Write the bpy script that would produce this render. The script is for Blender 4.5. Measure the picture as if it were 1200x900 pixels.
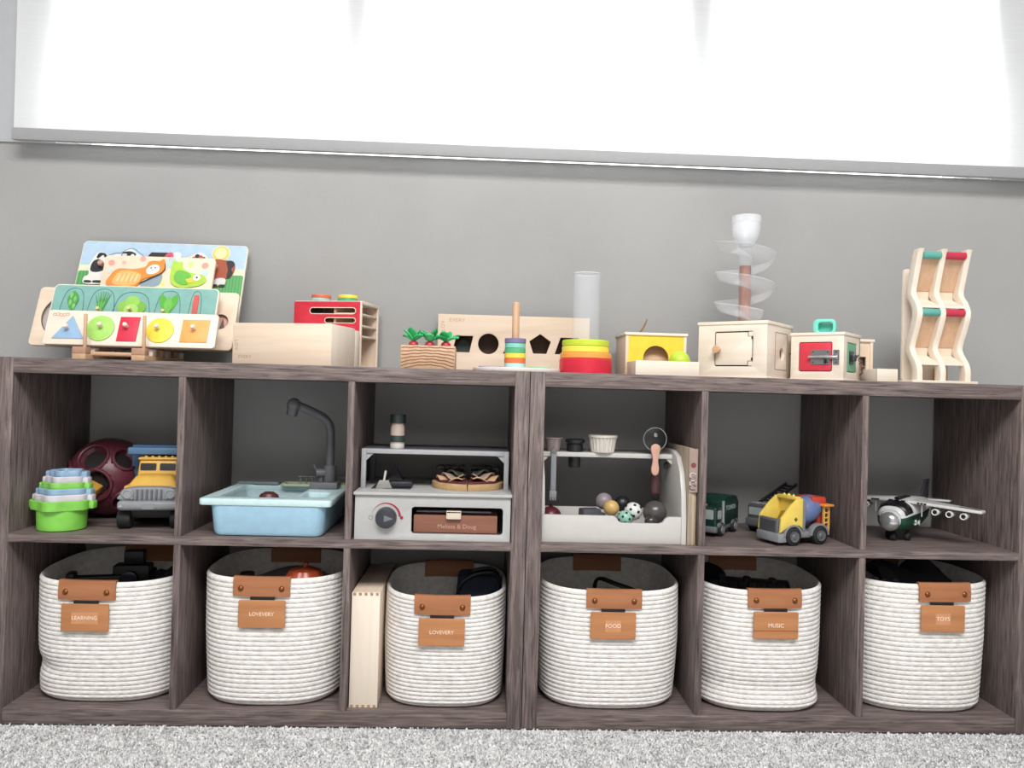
import bpy, bmesh, math, random
from mathutils import Vector, Matrix
import numpy as np

for _o in list(bpy.data.objects):
    bpy.data.objects.remove(_o, do_unlink=True)
SC = bpy.context.scene
COL = SC.collection
PI = math.pi
R = math.radians

# ------------------------------------------------------------------ camera
_yaw, _pitch, _roll, _f = 0.0407641666, 0.0100372478, 0.0271459237, 945.968
_r = Vector((math.cos(_yaw), -math.sin(_yaw), 0)); _f0 = Vector((math.sin(_yaw), math.cos(_yaw), 0)); _u0 = Vector((0, 0, 1))
_fw = math.cos(_pitch) * _f0 + math.sin(_pitch) * _u0
_up = -math.sin(_pitch) * _f0 + math.cos(_pitch) * _u0
_r2 = math.cos(_roll) * _r + math.sin(_roll) * _up
_u2 = -math.sin(_roll) * _r + math.cos(_roll) * _up
_cd = bpy.data.cameras.new('camera'); cam = bpy.data.objects.new('camera', _cd); COL.objects.link(cam)
_cd.sensor_fit = 'HORIZONTAL'; _cd.sensor_width = 36.0; _cd.lens = _f / 1200 * 36
_cd.clip_start = 0.02; _cd.clip_end = 60
_m = Matrix((_r2, _u2, -_fw)).transposed().to_4x4(); _m.translation = (-0.0951495, -1.4966379, 0.6221277)
cam.matrix_world = _m
SC.camera = cam

# ------------------------------------------------------------------ world, lights, exposure
WORLD_STRENGTH = 2.7
LAMP_POWER = 80.0
EXPOSURE = 0.6
SC.view_settings.view_transform = 'Standard'; SC.view_settings.look = 'None'
SC.view_settings.gamma = 1.0; SC.view_settings.use_curve_mapping = False
SC.view_settings.exposure = EXPOSURE
_w = bpy.data.worlds.new('overcast_sky'); SC.world = _w; _w.use_nodes = True
_bg = _w.node_tree.nodes['Background']; _bg.inputs[0].default_value = (0.97, 0.985, 1.0, 1); _bg.inputs[1].default_value = WORLD_STRENGTH

# ------------------------------------------------------------------ materials
def C(h, a=1.0):
    h = h.lstrip('#'); o = []
    for i in (0, 2, 4):
        v = int(h[i:i+2], 16) / 255
        o.append(v / 12.92 if v <= 0.04045 else ((v + 0.055) / 1.055) ** 2.4)
    return (o[0], o[1], o[2], a)
_MC = {}
def _nm(name):
    m = bpy.data.materials.new(name); m.use_nodes = True
    nt = m.node_tree; b = nt.nodes['Principled BSDF']
    return m, nt, b
def N(nt, t, **kw):
    n = nt.nodes.new(t)
    for k, v in kw.items(): setattr(n, k, v)
    return n
def plain(col, rough=0.45, metal=0.0, alpha=1.0, spec=0.5, var=0.06, bump=0.0):
    """paint or plastic: flat colour with a faint mottling so that it is not dead even"""
    k = ('plain', col, rough, metal, alpha, spec, var, bump)
    if k in _MC: return _MC[k]
    m, nt, b = _nm('paint_' + col.strip('#')); L = nt.links
    b.inputs['Roughness'].default_value = rough; b.inputs['Metallic'].default_value = metal
    b.inputs['Alpha'].default_value = alpha; b.inputs['Specular IOR Level'].default_value = spec
    tc = N(nt, 'ShaderNodeTexCoord'); no = N(nt, 'ShaderNodeTexNoise'); no.inputs['Scale'].default_value = 60; no.inputs['Detail'].default_value = 3
    L.new(tc.outputs['Object'], no.inputs['Vector'])
    mx = N(nt, 'ShaderNodeMix', data_type='RGBA', blend_type='MULTIPLY'); mx.inputs[0].default_value = 1.0
    mr = N(nt, 'ShaderNodeMapRange'); mr.inputs[1].default_value = 0.3; mr.inputs[2].default_value = 0.7; mr.inputs[3].default_value = 1 - var; mr.inputs[4].default_value = 1 + var
    L.new(no.outputs['Fac'], mr.inputs[0]); mx.inputs[6].default_value = C(col); L.new(mr.outputs[0], mx.inputs[7]); L.new(mx.outputs[2], b.inputs['Base Color'])
    if bump:
        bp = N(nt, 'ShaderNodeBump'); bp.inputs['Strength'].default_value = bump; bp.inputs['Distance'].default_value = 0.001
        n2 = N(nt, 'ShaderNodeTexNoise'); n2.inputs['Scale'].default_value = 900; L.new(tc.outputs['Object'], n2.inputs['Vector'])
        L.new(n2.outputs['Fac'], bp.inputs['Height']); L.new(bp.outputs[0], b.inputs['Normal'])
    _MC[k] = m; return m
def wood(c1, c2, axis='x', scale=1.0, rough=0.5, contrast=1.0, streak=None, bump=0.15, fine=1.0):
    """wood grain stretched along one object axis"""
    k = ('wood', c1, c2, axis, scale, rough, contrast, streak, bump, fine)
    if k in _MC: return _MC[k]
    m, nt, b = _nm('wood_grain'); L = nt.links
    b.inputs['Roughness'].default_value = rough; b.inputs['Specular IOR Level'].default_value = 0.35
    tc = N(nt, 'ShaderNodeTexCoord'); mp = N(nt, 'ShaderNodeMapping')
    a, c = 6 * scale, 110 * scale
    mp.inputs['Scale'].default_value = {'x': (a, c, c), 'y': (c, a, c), 'z': (c, c, a)}[axis]
    L.new(tc.outputs['Object'], mp.inputs['Vector'])
    no = N(nt, 'ShaderNodeTexNoise'); no.inputs['Scale'].default_value = 1.0; no.inputs['Detail'].default_value = 5 * fine; no.inputs['Roughness'].default_value = 0.62; no.inputs['Distortion'].default_value = 0.5
    L.new(mp.outputs[0], no.inputs['Vector'])
    rp = N(nt, 'ShaderNodeValToRGB'); e = rp.color_ramp.elements
    e[0].position = 0.5 - 0.2 / contrast; e[1].position = 0.5 + 0.2 / contrast; e[0].color = C(c1); e[1].color = C(c2)
    L.new(no.outputs['Fac'], rp.inputs[0]); out = rp.outputs[0]
    if streak:
        m2 = N(nt, 'ShaderNodeMapping'); a2, c2_ = 1.6 * scale, 42 * scale
        m2.inputs['Scale'].default_value = {'x': (a2, c2_, c2_), 'y': (c2_, a2, c2_), 'z': (c2_, c2_, a2)}[axis]
        L.new(tc.outputs['Object'], m2.inputs['Vector'])
        n2 = N(nt, 'ShaderNodeTexNoise'); n2.inputs['Scale'].default_value = 1.0; n2.inputs['Detail'].default_value = 3; L.new(m2.outputs[0], n2.inputs['Vector'])
        r2 = N(nt, 'ShaderNodeMapRange'); r2.inputs[1].default_value = 0.52; r2.inputs[2].default_value = 0.72
        L.new(n2.outputs['Fac'], r2.inputs[0])
        mx = N(nt, 'ShaderNodeMix', data_type='RGBA'); L.new(r2.outputs[0], mx.inputs[0]); L.new(out, mx.inputs[6]); mx.inputs[7].default_value = C(streak); out = mx.outputs[2]
    L.new(out, b.inputs['Base Color'])
    if bump:
        bp = N(nt, 'ShaderNodeBump'); bp.inputs['Strength'].default_value = bump; bp.inputs['Distance'].default_value = 0.0006
        L.new(no.outputs['Fac'], bp.inputs['Height']); L.new(bp.outputs[0], b.inputs['Normal'])
    _MC[k] = m; return m
BIRCH = lambda ax='x': wood('#dec7b0', '#ebd9c6', ax, 0.5, 0.5, 0.8, None, 0.05)
BIRCH_L = lambda ax='x': wood('#e6d7c5', '#f1e6d8', ax, 0.5, 0.5, 0.8, None, 0.05)
BEECH = lambda ax='x': wood('#c39c7c', '#d8b596', ax, 0.7, 0.5, 0.9, None, 0.08)
SHELF_H = lambda: wood('#3a3232', '#8f807c', 'x', 2.3, 0.5, 1.0, '#5f5452', 0.3)
SHELF_V = lambda: wood('#3a3232', '#8f807c', 'z', 2.3, 0.5, 1.0, '#5f5452', 0.3)

# ------------------------------------------------------------------ geometry helpers
def TR(x=0, y=0, z=0): return Matrix.Translation((x, y, z))
def RX(d): return Matrix.Rotation(R(d), 4, 'X')
def RY(d): return Matrix.Rotation(R(d), 4, 'Y')
def RZ(d): return Matrix.Rotation(R(d), 4, 'Z')
def FRONT(x=0, y=0, z=0): return TR(x, y, z) @ RX(90)      # plate drawn in xy, facing -Y
def SIDE(x=0, y=0, z=0): return TR(x, y, z) @ RZ(90) @ RX(90)   # plate drawn in (y,z), facing +X
def rrect(x0, x1, y0, y1, r=0.0, n=5):
    r = min(r, (x1-x0)/2 - 1e-6, (y1-y0)/2 - 1e-6)
    if r <= 0: return [(x0, y0), (x1, y0), (x1, y1), (x0, y1)]
    o = []
    for cx, cy, a0 in ((x1-r, y0+r, -90), (x1-r, y1-r, 0), (x0+r, y1-r, 90), (x0+r, y0+r, 180)):
        for i in range(n+1):
            a = R(a0 + 90*i/n); o.append((cx + r*math.cos(a), cy + r*math.sin(a)))
    return o
def circ(cx, cy, r, n=28, ry=None, a0=0):
    ry = r if ry is None else ry
    return [(cx + r*math.cos(2*PI*i/n + a0), cy + ry*math.sin(2*PI*i/n + a0)) for i in range(n)]
def blob(pts, n=5):
    """smooth closed curve through points"""
    o = []; k = len(pts)
    for i in range(k):
        p0, p1, p2, p3 = (Vector(pts[(i+j-1) % k]) for j in range(4))
        for s in range(n):
            t = s/n
            v = 0.5*((2*p1) + (p2-p0)*t + (2*p0-5*p1+4*p2-p3)*t*t + (3*p1-p0-3*p2+p3)*t**3)
            o.append((v.x, v.y))
    return o
def smooth_path(pts, n=6):
    o = []; P = [Vector(p) for p in pts]; P = [2*P[0]-P[1]] + P + [2*P[-1]-P[-2]]
    for i in range(1, len(P)-2):
        p0, p1, p2, p3 = P[i-1:i+3]
        for s in range(n):
            t = s/n
            o.append(0.5*((2*p1) + (p2-p0)*t + (2*p0-5*p1+4*p2-p3)*t*t + (3*p1-p0-3*p2+p3)*t**3))
    o.append(P[-2]); return o
class B:
    """collects shapes for ONE mesh object"""
    def __init__(s): s.bm = bmesh.new()
    def _take(s, t, M):
        if M is not None: bmesh.ops.transform(t, matrix=M, verts=t.verts)
        me = bpy.data.meshes.new('t'); t.to_mesh(me); t.free(); s.bm.from_mesh(me); bpy.data.meshes.remove(me); return s
    def box(s, x0, x1, y0, y1, z0, z1, bev=0.0, M=None, seg=2):
        t = bmesh.new(); bmesh.ops.create_cube(t, size=1)
        bmesh.ops.transform(t, matrix=TR((x0+x1)/2, (y0+y1)/2, (z0+z1)/2) @ Matrix.Diagonal((x1-x0, y1-y0, z1-z0, 1)), verts=t.verts)
        if bev: bmesh.ops.bevel(t, geom=list(t.edges), offset=bev, segments=seg, profile=0.5, affect='EDGES')
        return s._take(t, M)
    def hull(s, lo, hi, z0, z1, bev=0.0, M=None, seg=2):
        """frustum: rectangle lo=(x0,x1,y0,y1) at z0 and hi at z1"""
        t = bmesh.new()
        v = [t.verts.new(p) for p in ((lo[0],lo[2],z0),(lo[1],lo[2],z0),(lo[1],lo[3],z0),(lo[0],lo[3],z0),(hi[0],hi[2],z1),(hi[1],hi[2],z1),(hi[1],hi[3],z1),(hi[0],hi[3],z1))]
        for f in ((3,2,1,0),(4,5,6,7),(0,1,5,4),(1,2,6,5),(2,3,7,6),(3,0,4,7)): t.faces.new([v[i] for i in f])
        if bev: bmesh.ops.bevel(t, geom=list(t.edges), offset=bev, segments=seg, profile=0.5, affect='EDGES')
        return s._take(t, M)
    def lathe(s, prof, n=28, M=None, rad=None):
        """profile [(r,z)] about z; rad(theta) optional radius factor"""
        t = bmesh.new(); rings = []
        for r, z in prof:
            if r < 1e-6: rings.append([t.verts.new((0, 0, z))])
            else: rings.append([t.verts.new((r*(rad(2*PI*i/n) if rad else 1)*math.cos(2*PI*i/n), r*(rad(2*PI*i/n) if rad else 1)*math.sin(2*PI*i/n), z)) for i in range(n)])
        for a, b in zip(rings, rings[1:]):
            for i in range(n):
                j = (i+1) % n
                if len(a) == 1 and len(b) == 1: continue
                if len(a) == 1: t.faces.new((a[0], b[j], b[i]))
                elif len(b) == 1: t.faces.new((a[i], a[j], b[0]))
                else: t.faces.new((a[i], a[j], b[j], b[i]))
        bmesh.ops.recalc_face_normals(t, faces=t.faces)
        return s._take(t, M)
    def cyl(s, p0, p1, r, r1=None, n=20, bev=0.0):
        p0, p1 = Vector(p0), Vector(p1); r1 = r if r1 is None else r1; h = (p1-p0).length
        prof = [(0, 0), (r, 0), (r1, h), (0, h)] if not bev else [(0, 0), (r-bev, 0), (r-bev*.3, bev*.3), (r, bev), (r1, h-bev), (r1-bev*.3, h-bev*.3), (r1-bev, h), (0, h)]
        q = Vector((0, 0, 1)).rotation_difference(p1-p0).to_matrix().to_4x4(); q.translation = p0
        return s.lathe(prof, n, q)
    def sphere(s, c, r, sc=(1, 1, 1), u=24, v=14, M=None):
        t = bmesh.new(); bmesh.ops.create_uvsphere(t, u_segments=u, v_segments=v, radius=r)
        bmesh.ops.transform(t, matrix=TR(*c) @ Matrix.Diagonal((*sc, 1)), verts=t.verts)
        return s._take(t, M)
    def tube(s, pts, r, n=8, closed=False, M=None, flat=1.0):
        P = [Vector(p) for p in pts]; k = len(P); t = bmesh.new(); rings = []; up = None
        for i in range(k):
            d = (P[(i+1) % k] - P[i-1]) if closed else (P[min(i+1, k-1)] - P[max(i-1, 0)])
            d.normalize()
            if up is None: up = d.orthogonal().normalized()
            up = (up - d*up.dot(d)).normalized(); sd = d.cross(up)
            ri = r[i] if isinstance(r, (list, tuple)) else r
            rings.append([t.verts.new(P[i] + ri*(math.cos(2*PI*j/n)*up + flat*math.sin(2*PI*j/n)*sd)) for j in range(n)])
        for i in range(k if closed else k-1):
            a, b = rings[i], rings[(i+1) % k]
            for j in range(n): t.faces.new((a[j], a[(j+1) % n], b[(j+1) % n], b[j]))
        if not closed: t.faces.new(rings[0][::-1]); t.faces.new(rings[-1])
        bmesh.ops.recalc_face_normals(t, faces=t.faces)
        return s._take(t, M)
    def plate(s, outs, d, M=None, bev=0.0, z=0.0):
        """flat board from outlines (inner outlines are holes), thickness d standing from z"""
        if isinstance(outs[0][0], (int, float)): outs = [outs]
        cu = bpy.data.curves.new('t', 'CURVE'); cu.dimensions = '2D'; cu.fill_mode = 'BOTH'
        cu.extrude = d/2 - bev; cu.bevel_depth = bev; cu.bevel_resolution = 1; cu.offset = -bev
        for pts in outs:
            sp = cu.splines.new('POLY'); sp.points.add(len(pts)-1); sp.use_cyclic_u = True
            for p, q in zip(sp.points, pts): p.co = (q[0], q[1], 0, 1)
        return s._curve(cu, (M or Matrix()) @ TR(0, 0, z + d/2))
    def text(s, body, size, M=None, d=0.0004, align='CENTER', z=0.0, space=1.0, sx=1.0):
        cu = bpy.data.curves.new('t', 'FONT'); cu.body = body; cu.size = size; cu.align_x = align; cu.align_y = 'CENTER'
        cu.extrude = d/2; cu.space_character = space; cu.resolution_u = 3
        return s._curve(cu, (M or Matrix()) @ TR(0, 0, z + d/2) @ Matrix.Diagonal((sx, 1, 1, 1)))
    def _curve(s, cu, M):
        o = bpy.data.objects.new('t', cu); me = bpy.data.meshes.new_from_object(o)
        me.transform(M); s.bm.from_mesh(me)
        bpy.data.objects.remove(o); bpy.data.curves.remove(cu); bpy.data.meshes.remove(me); return s
    def grid(s, rows, closed=False):
        """rows of points -> quads"""
        vs = [[s.bm.verts.new(p) for p in row] for row in rows]
        for a, b in zip(vs, vs[1:]):
            k = len(a)
            for j in range(k if closed else k-1): s.bm.faces.new((a[j], a[(j+1) % k], b[(j+1) % k], b[j]))
        return s
    def mesh(s, name, angle=35):
        bmesh.ops.remove_doubles(s.bm, verts=s.bm.verts, dist=1e-6)
        me = bpy.data.meshes.new(name); s.bm.to_mesh(me); s.bm.free()
        me.polygons.foreach_set('use_smooth', [True]*len(me.polygons)); me.set_sharp_from_angle(angle=R(angle))
        return me
def obj(name, b, m, parent=None, angle=35, label=None, kind=None):
    me = b.mesh(name, angle) if isinstance(b, B) else b
    if len(me.materials) == 0: me.materials.append(m)
    o = bpy.data.objects.new(name, me); COL.objects.link(o)
    if parent is not None: o.parent = parent
    if label: o['label'] = label
    if kind: o['kind'] = kind
    return o
def tag(o, label, cat, group=None):
    o['label'] = label; o['category'] = cat
    if group: o['group'] = group
    return o
def thing(name, label, cat, loc=(0, 0, 0), rz=0, group=None, rx=0):
    o = bpy.data.objects.new(name, None); COL.objects.link(o); o.empty_display_size = 0.02
    o.location = loc; o.rotation_euler = (R(rx), 0, R(rz)); return tag(o, label, cat, group)
def solo(name, b, m, label, cat, loc=(0, 0, 0), rz=0, group=None, rx=0, angle=35, ry=0):
    o = obj(name, b, m, None, angle); o.location = loc; o.rotation_euler = (R(rx), R(ry), R(rz)); return tag(o, label, cat, group)
def struct(name, b, m, parent=None):
    o = obj(name, b, m, parent)
    if parent is None: o['kind'] = 'structure'
    return o
BLK = '#15161a'
# ================================================================== THE ROOM
WY = 0.302           # front face of the wall behind the shelves
SILL = 1.138         # height of the window opening's lower edge
def wall_material():
    m, nt, b = _nm('grey_wall_paint'); L = nt.links; b.inputs['Roughness'].default_value = 0.75; b.inputs['Specular IOR Level'].default_value = 0.2
    tc = N(nt, 'ShaderNodeTexCoord'); no = N(nt, 'ShaderNodeTexNoise'); no.inputs['Scale'].default_value = 3.0; no.inputs['Detail'].default_value = 6
    L.new(tc.outputs['Object'], no.inputs['Vector']); rp = N(nt, 'ShaderNodeValToRGB'); e = rp.color_ramp.elements
    e[0].position = 0.35; e[1].position = 0.65; e[0].color = C('#a2a2a2'); e[1].color = C('#a9a9a8'); L.new(no.outputs['Fac'], rp.inputs[0]); L.new(rp.outputs[0], b.inputs['Base Color'])
    n2 = N(nt, 'ShaderNodeTexNoise'); n2.inputs['Scale'].default_value = 180; n2.inputs['Detail'].default_value = 4; L.new(tc.outputs['Object'], n2.inputs['Vector'])
    bp = N(nt, 'ShaderNodeBump'); bp.inputs['Strength'].default_value = 0.12; bp.inputs['Distance'].default_value = 0.002; L.new(n2.outputs['Fac'], bp.inputs['Height']); L.new(bp.outputs[0], b.inputs['Normal'])
    return m
WALL = wall_material(); WHITE = plain('#e6e6e4', 0.5, var=0.02)
OX0, OX1, OZ1 = -1.03, 1.06, 2.05          # window opening
XL, XR, YB, CEIL = -2.2, 2.2, -3.2, 2.45
b = B(); b.box(XL, XR, WY, WY+0.16, -0.02, SILL); b.box(XL, OX0, WY, WY+0.16, SILL, CEIL); b.box(OX1, XR, WY, WY+0.16, SILL, CEIL); b.box(OX0, OX1, WY, WY+0.16, OZ1, CEIL)
struct('wall_back', b, WALL)
b = B(); b.box(XL-0.12, XL, YB, WY+0.16, -0.02, CEIL); struct('wall_left', b, WALL)
b = B(); b.box(XR, XR+0.12, YB, WY+0.16, -0.02, CEIL); struct('wall_right', b, WALL)
b = B(); b.box(XL-0.12, XR+0.12, YB, WY+0.16, CEIL, CEIL+0.1); struct('ceiling', b, WHITE)
b = B(); b.box(XL-0.12, XR+0.12, YB-0.12, YB, -0.02, CEIL); struct('wall_rear', b, WALL)
b = B(); b.plate([rrect(OX0-0.22, OX1+0.22, SILL-0.0012, OZ1+0.12), rrect(OX0, OX1, SILL-0.001, OZ1)], 0.006, FRONT(0, WY, 0)); struct('trim_1', b, plain('#b4b7ba', 0.5, var=0.02))
# window: frame with three mullions, panes
wr = bpy.data.objects.new('window_1', None); COL.objects.link(wr); wr.location = (0, WY+0.11, SILL); wr['kind'] = 'structure'
b = B(); b.plate([rrect(OX0, OX1, 0, OZ1-SILL), rrect(OX0+0.03, OX1-0.03, 0.014, OZ1-SILL-0.05)], 0.05, FRONT(0, 0.03, 0)); obj('window_frame', b, WHITE, wr)
mx = [OX0+0.03, -0.388, 0.380, OX1-0.03]
for x in mx[1:3]:
    b = B(); b.box(x-0.031, x+0.031, -0.115, 0.0, 0.08, OZ1-SILL, 0.004); b.box(x-0.022, x+0.022, -0.02, 0.03, 0.045, OZ1-SILL-0.05, 0.002); obj('mullion', b, plain('#3f4145', 0.6), wr)
for x0, x1 in zip(mx, mx[1:]):
    b = B(); b.box(x0+0.0, x1-0.0, 0.006, 0.009, 0.014, OZ1-SILL-0.05); obj('pane', b, plain('#ffffff', 0.02, alpha=0.06, var=0.0), wr)
b = B(); b.box(OX0, OX1, -0.105, -0.02, 0.0, 0.002); obj('window_sill', b, WHITE, wr)
# roller blind hanging in the opening
fab, nt, bs = _nm('blind_fabric'); L = nt.links; nt.nodes.remove(bs)
di = N(nt, 'ShaderNodeBsdfDiffuse'); tl = N(nt, 'ShaderNodeBsdfTranslucent'); mxs = N(nt, 'ShaderNodeMixShader'); mxs.inputs[0].default_value = 0.38
tc = N(nt, 'ShaderNodeTexCoord'); mp = N(nt, 'ShaderNodeMapping'); mp.inputs['Scale'].default_value = (9, 9, 420); no = N(nt, 'ShaderNodeTexNoise'); no.inputs['Scale'].default_value = 1; no.inputs['Detail'].default_value = 2
L.new(tc.outputs['Object'], mp.inputs[0]); L.new(mp.outputs[0], no.inputs['Vector']); rp = N(nt, 'ShaderNodeValToRGB'); rp.color_ramp.elements[0].color = (0.86, 0.88, 0.9, 1); rp.color_ramp.elements[1].color = (0.96, 0.97, 0.97, 1)
L.new(no.outputs['Fac'], rp.inputs[0]); L.new(rp.outputs[0], di.inputs[0]); L.new(rp.outputs[0], tl.inputs[0]); L.new(di.outputs[0], mxs.inputs[1]); L.new(tl.outputs[0], mxs.inputs[2]); L.new(mxs.outputs[0], nt.nodes['Material Output'].inputs[0])
BX0, BX1 = -1.098, 1.27
t = thing('roller_blind', 'white translucent roller blind glowing in front of the wide window', 'blind', (0, WY-0.046, 1.129))
b = B(); b.grid([[(BX0-0.62*y+(BX1-BX0+1.24*y)*i/24, y+0.0006*math.sin(i*1.3), z) for i in range(25)] for z, y in ((0.022, 0.0), (0.12, 0.009), (0.22, 0.018), (0.32, 0.0275), (0.40, 0.0335), (0.48, 0.035), (0.86, 0.035))]); obj('fabric', b, fab, t)
b = B(); b.box(BX0-0.002, BX1+0.002, -0.006, 0.006, 0, 0.026, 0.003); obj('hem_bar', b, plain('#a2a3a5', 0.6, var=0.02), t)
b = B(); b.cyl((BX0, 0.012, 0.87), (BX1, 0.012, 0.87), 0.022); obj('roller', b, plain('#d6d6d4', 0.5), t)
# floor and carpet
def carpet_material(name, lo, hi):
    m, nt, b = _nm(name); L = nt.links; b.inputs['Roughness'].default_value = 0.95; b.inputs['Specular IOR Level'].default_value = 0.05
    tc = N(nt, 'ShaderNodeTexCoord'); no = N(nt, 'ShaderNodeTexNoise'); no.inputs['Scale'].default_value = 45; no.inputs['Detail'].default_value = 6; no.inputs['Roughness'].default_value = 0.7
    L.new(tc.outputs['Object'], no.inputs['Vector']); rp = N(nt, 'ShaderNodeValToRGB'); e = rp.color_ramp.elements
    e[0].position = 0.36; e[1].position = 0.6; e[0].color = C(lo); e[1].color = C(hi); L.new(no.outputs['Fac'], rp.inputs[0]); L.new(rp.outputs[0], b.inputs['Base Color']); return m
CARP = carpet_material('grey_carpet', '#c9c9ca', '#e6e6e6')
b = B(); b.box(XL, XR, YB, WY, -0.03, -0.004); fl = struct('floor', b, CARP)
rng = np.random.default_rng(3); n = 220000
px = rng.uniform(-1.35, 1.35, n); py = rng.uniform(-0.62, -0.004, n)
keep = np.ones(n, bool)
h = 0.0062 + 0.0015*rng.random(n) + 0.0008*np.sin((px+py)*2*PI/0.055)*np.sin((px-py)*2*PI/0.055)
an = rng.uniform(0, 2*PI, n); w_ = 0.0015 + 0.0011*rng.random(n); lx = rng.normal(0, 0.003, n); ly = rng.normal(0, 0.003, n)
V = np.zeros((n, 4, 3)); ca, sa = np.cos(an)*w_, np.sin(an)*w_
V[:, 0] = np.stack([px-ca, py-sa, np.full(n, -0.006)], 1); V[:, 1] = np.stack([px+ca, py+sa, np.full(n, -0.006)], 1)
V[:, 2] = np.stack([px+lx+ca*.6, np.minimum(py+ly+sa*.6, -0.001), h-0.006], 1); V[:, 3] = np.stack([px+lx-ca*.6, np.minimum(py+ly-sa*.6, -0.001), h-0.006], 1)
me = bpy.data.meshes.new('carpet_pile'); me.vertices.add(n*4); me.vertices.foreach_set('co', V.reshape(-1)); me.loops.add(n*4); me.loops.foreach_set('vertex_index', np.arange(n*4, dtype=np.int32))
me.polygons.add(n); me.polygons.foreach_set('loop_start', np.arange(0, n*4, 4, dtype=np.int32)); me.update(calc_edges=True); me.validate()
cp = obj('carpet_pile', me, CARP, None, kind='stuff'); tag(cp, 'light grey cut pile carpet on the floor before the shelves', 'carpet')
# ceiling lamp of the room (behind the camera, out of view)
t = thing('ceiling_lamp', 'flat wide white ceiling lamp in the middle of the room', 'lamp', (0.0, -2.0, CEIL))
b = B(); b.plate([rrect(-1.0, 1.0, -0.6, 0.6, 0.05), rrect(-0.96, 0.96, -0.56, 0.56, 0.03)], 0.05, TR(0, 0, -0.05)); obj('lamp_housing', b, WHITE, t)
ld = bpy.data.lights.new('lamp_light', 'AREA'); ld.shape = 'RECTANGLE'; ld.size = 1.9; ld.size_y = 1.1; ld.energy = LAMP_POWER; ld.color = (1.0, 0.985, 0.965)
lo = bpy.data.objects.new('lamp_light', ld); COL.objects.link(lo); lo.parent = t; lo.location = (0, 0, -0.03)

# ================================================================== THE TWO CUBE SHELVES
TP, DV, CI, DEP = 0.028, 0.0125, 0.295, 0.295
SW = 2*TP + 2*DV + 3*CI; SH = 0.6615; ZM0, ZM1 = 0.327, 0.3425
def shelf(cx, label):
    t = thing('cube_shelf', label, 'shelf', (cx, 0, 0), 0, 'six-cube shelves under the window')
    h = SW/2; bv = 0.0008
    for s in (-1, 1):
        x0, x1 = (-h+0.0006, -h+TP) if s < 0 else (h-TP, h-0.0006)
        b = B(); b.box(x0, x1, 0, DEP, 0, SH, bv); obj('side_panel', b, SHELF_V(), t)
    for nm, z0, z1 in (('top_panel', SH-TP, SH), ('bottom_panel', 0, TP), ('middle_shelf', ZM0, ZM1)):
        b = B(); b.box(-h+TP, h-TP, 0.0004, DEP, z0, z1, bv); obj(nm, b, SHELF_H(), t)
    for i in (0, 1):
        x0 = -h + TP + (i+1)*CI + i*DV
        for z0, z1 in ((TP, ZM0), (ZM1, SH-TP)):
            b = B(); b.box(x0, x0+DV, 0.0008, DEP, z0, z1, bv); obj('divider', b, SHELF_V(), t)
    return t
shelf(-SW/2, 'dark taupe wooden six-cube shelf holding the blue toy sink')
shelf(SW/2, 'dark taupe wooden six-cube shelf holding the toy airplane')
CX = [-0.7905, -0.483, -0.1755, 0.1755, 0.483, 0.7905]
# ================================================================== ROPE BASKETS
def rope_material():
    m, nt, b = _nm('cotton_rope'); L = nt.links; b.inputs['Roughness'].default_value = 0.9; b.inputs['Specular IOR Level'].default_value = 0.1
    uv = N(nt, 'ShaderNodeUVMap'); uv.uv_map = 'UVMap'; sp = N(nt, 'ShaderNodeSeparateXYZ'); L.new(uv.outputs[0], sp.inputs[0])
    fr = N(nt, 'ShaderNodeMath', operation='FRACT'); L.new(sp.outputs[1], fr.inputs[0])
    pp = N(nt, 'ShaderNodeMath', operation='PINGPONG'); L.new(sp.outputs[1], pp.inputs[0]); pp.inputs[1].default_value = 0.5
    ad = N(nt, 'ShaderNodeMath', operation='ADD'); L.new(sp.outputs[0], ad.inputs[0]); L.new(pp.outputs[0], ad.inputs[1])
    ml = N(nt, 'ShaderNodeMath', operation='MULTIPLY'); L.new(ad.outputs[0], ml.inputs[0]); ml.inputs[1].default_value = 2*PI
    sn = N(nt, 'ShaderNodeMath', operation='SINE'); L.new(ml.outputs[0], sn.inputs[0])
    bp = N(nt, 'ShaderNodeBump'); bp.inputs['Strength'].default_value = 0.3; bp.inputs['Distance'].default_value = 0.0008; L.new(sn.outputs[0], bp.inputs['Height']); L.new(bp.outputs[0], b.inputs['Normal'])
    tc = N(nt, 'ShaderNodeTexCoord'); no = N(nt, 'ShaderNodeTexNoise'); no.inputs['Scale'].default_value = 90; no.inputs['Detail'].default_value = 4; L.new(tc.outputs['Object'], no.inputs['Vector'])
    rp = N(nt, 'ShaderNodeValToRGB'); rp.color_ramp.elements[0].position = 0.3; rp.color_ramp.elements[1].position = 0.7; rp.color_ramp.elements[0].color = C('#d8d4cf'); rp.color_ramp.elements[1].color = C('#efedea')
    L.new(no.outputs['Fac'], rp.inputs[0]); L.new(rp.outputs[0], b.inputs['Base Color']); return m
ROPE = rope_material(); LEATHER = wood('#99613f', '#b27a55', 'x', 0.8, 0.5, 0.7, None, 0.1); LEATHER2 = wood('#ab7148', '#c48a5e', 'x', 0.6, 0.5, 0.8, None, 0.05)
BRASS = plain('#8f5a34', 0.35, 0.85); STEEL = plain('#9a9c9f', 0.3, 0.9); DARKCLIP = plain('#2a2a2c', 0.4, 0.6)
PRINT = plain('#f1ddc9', 0.6)
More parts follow.
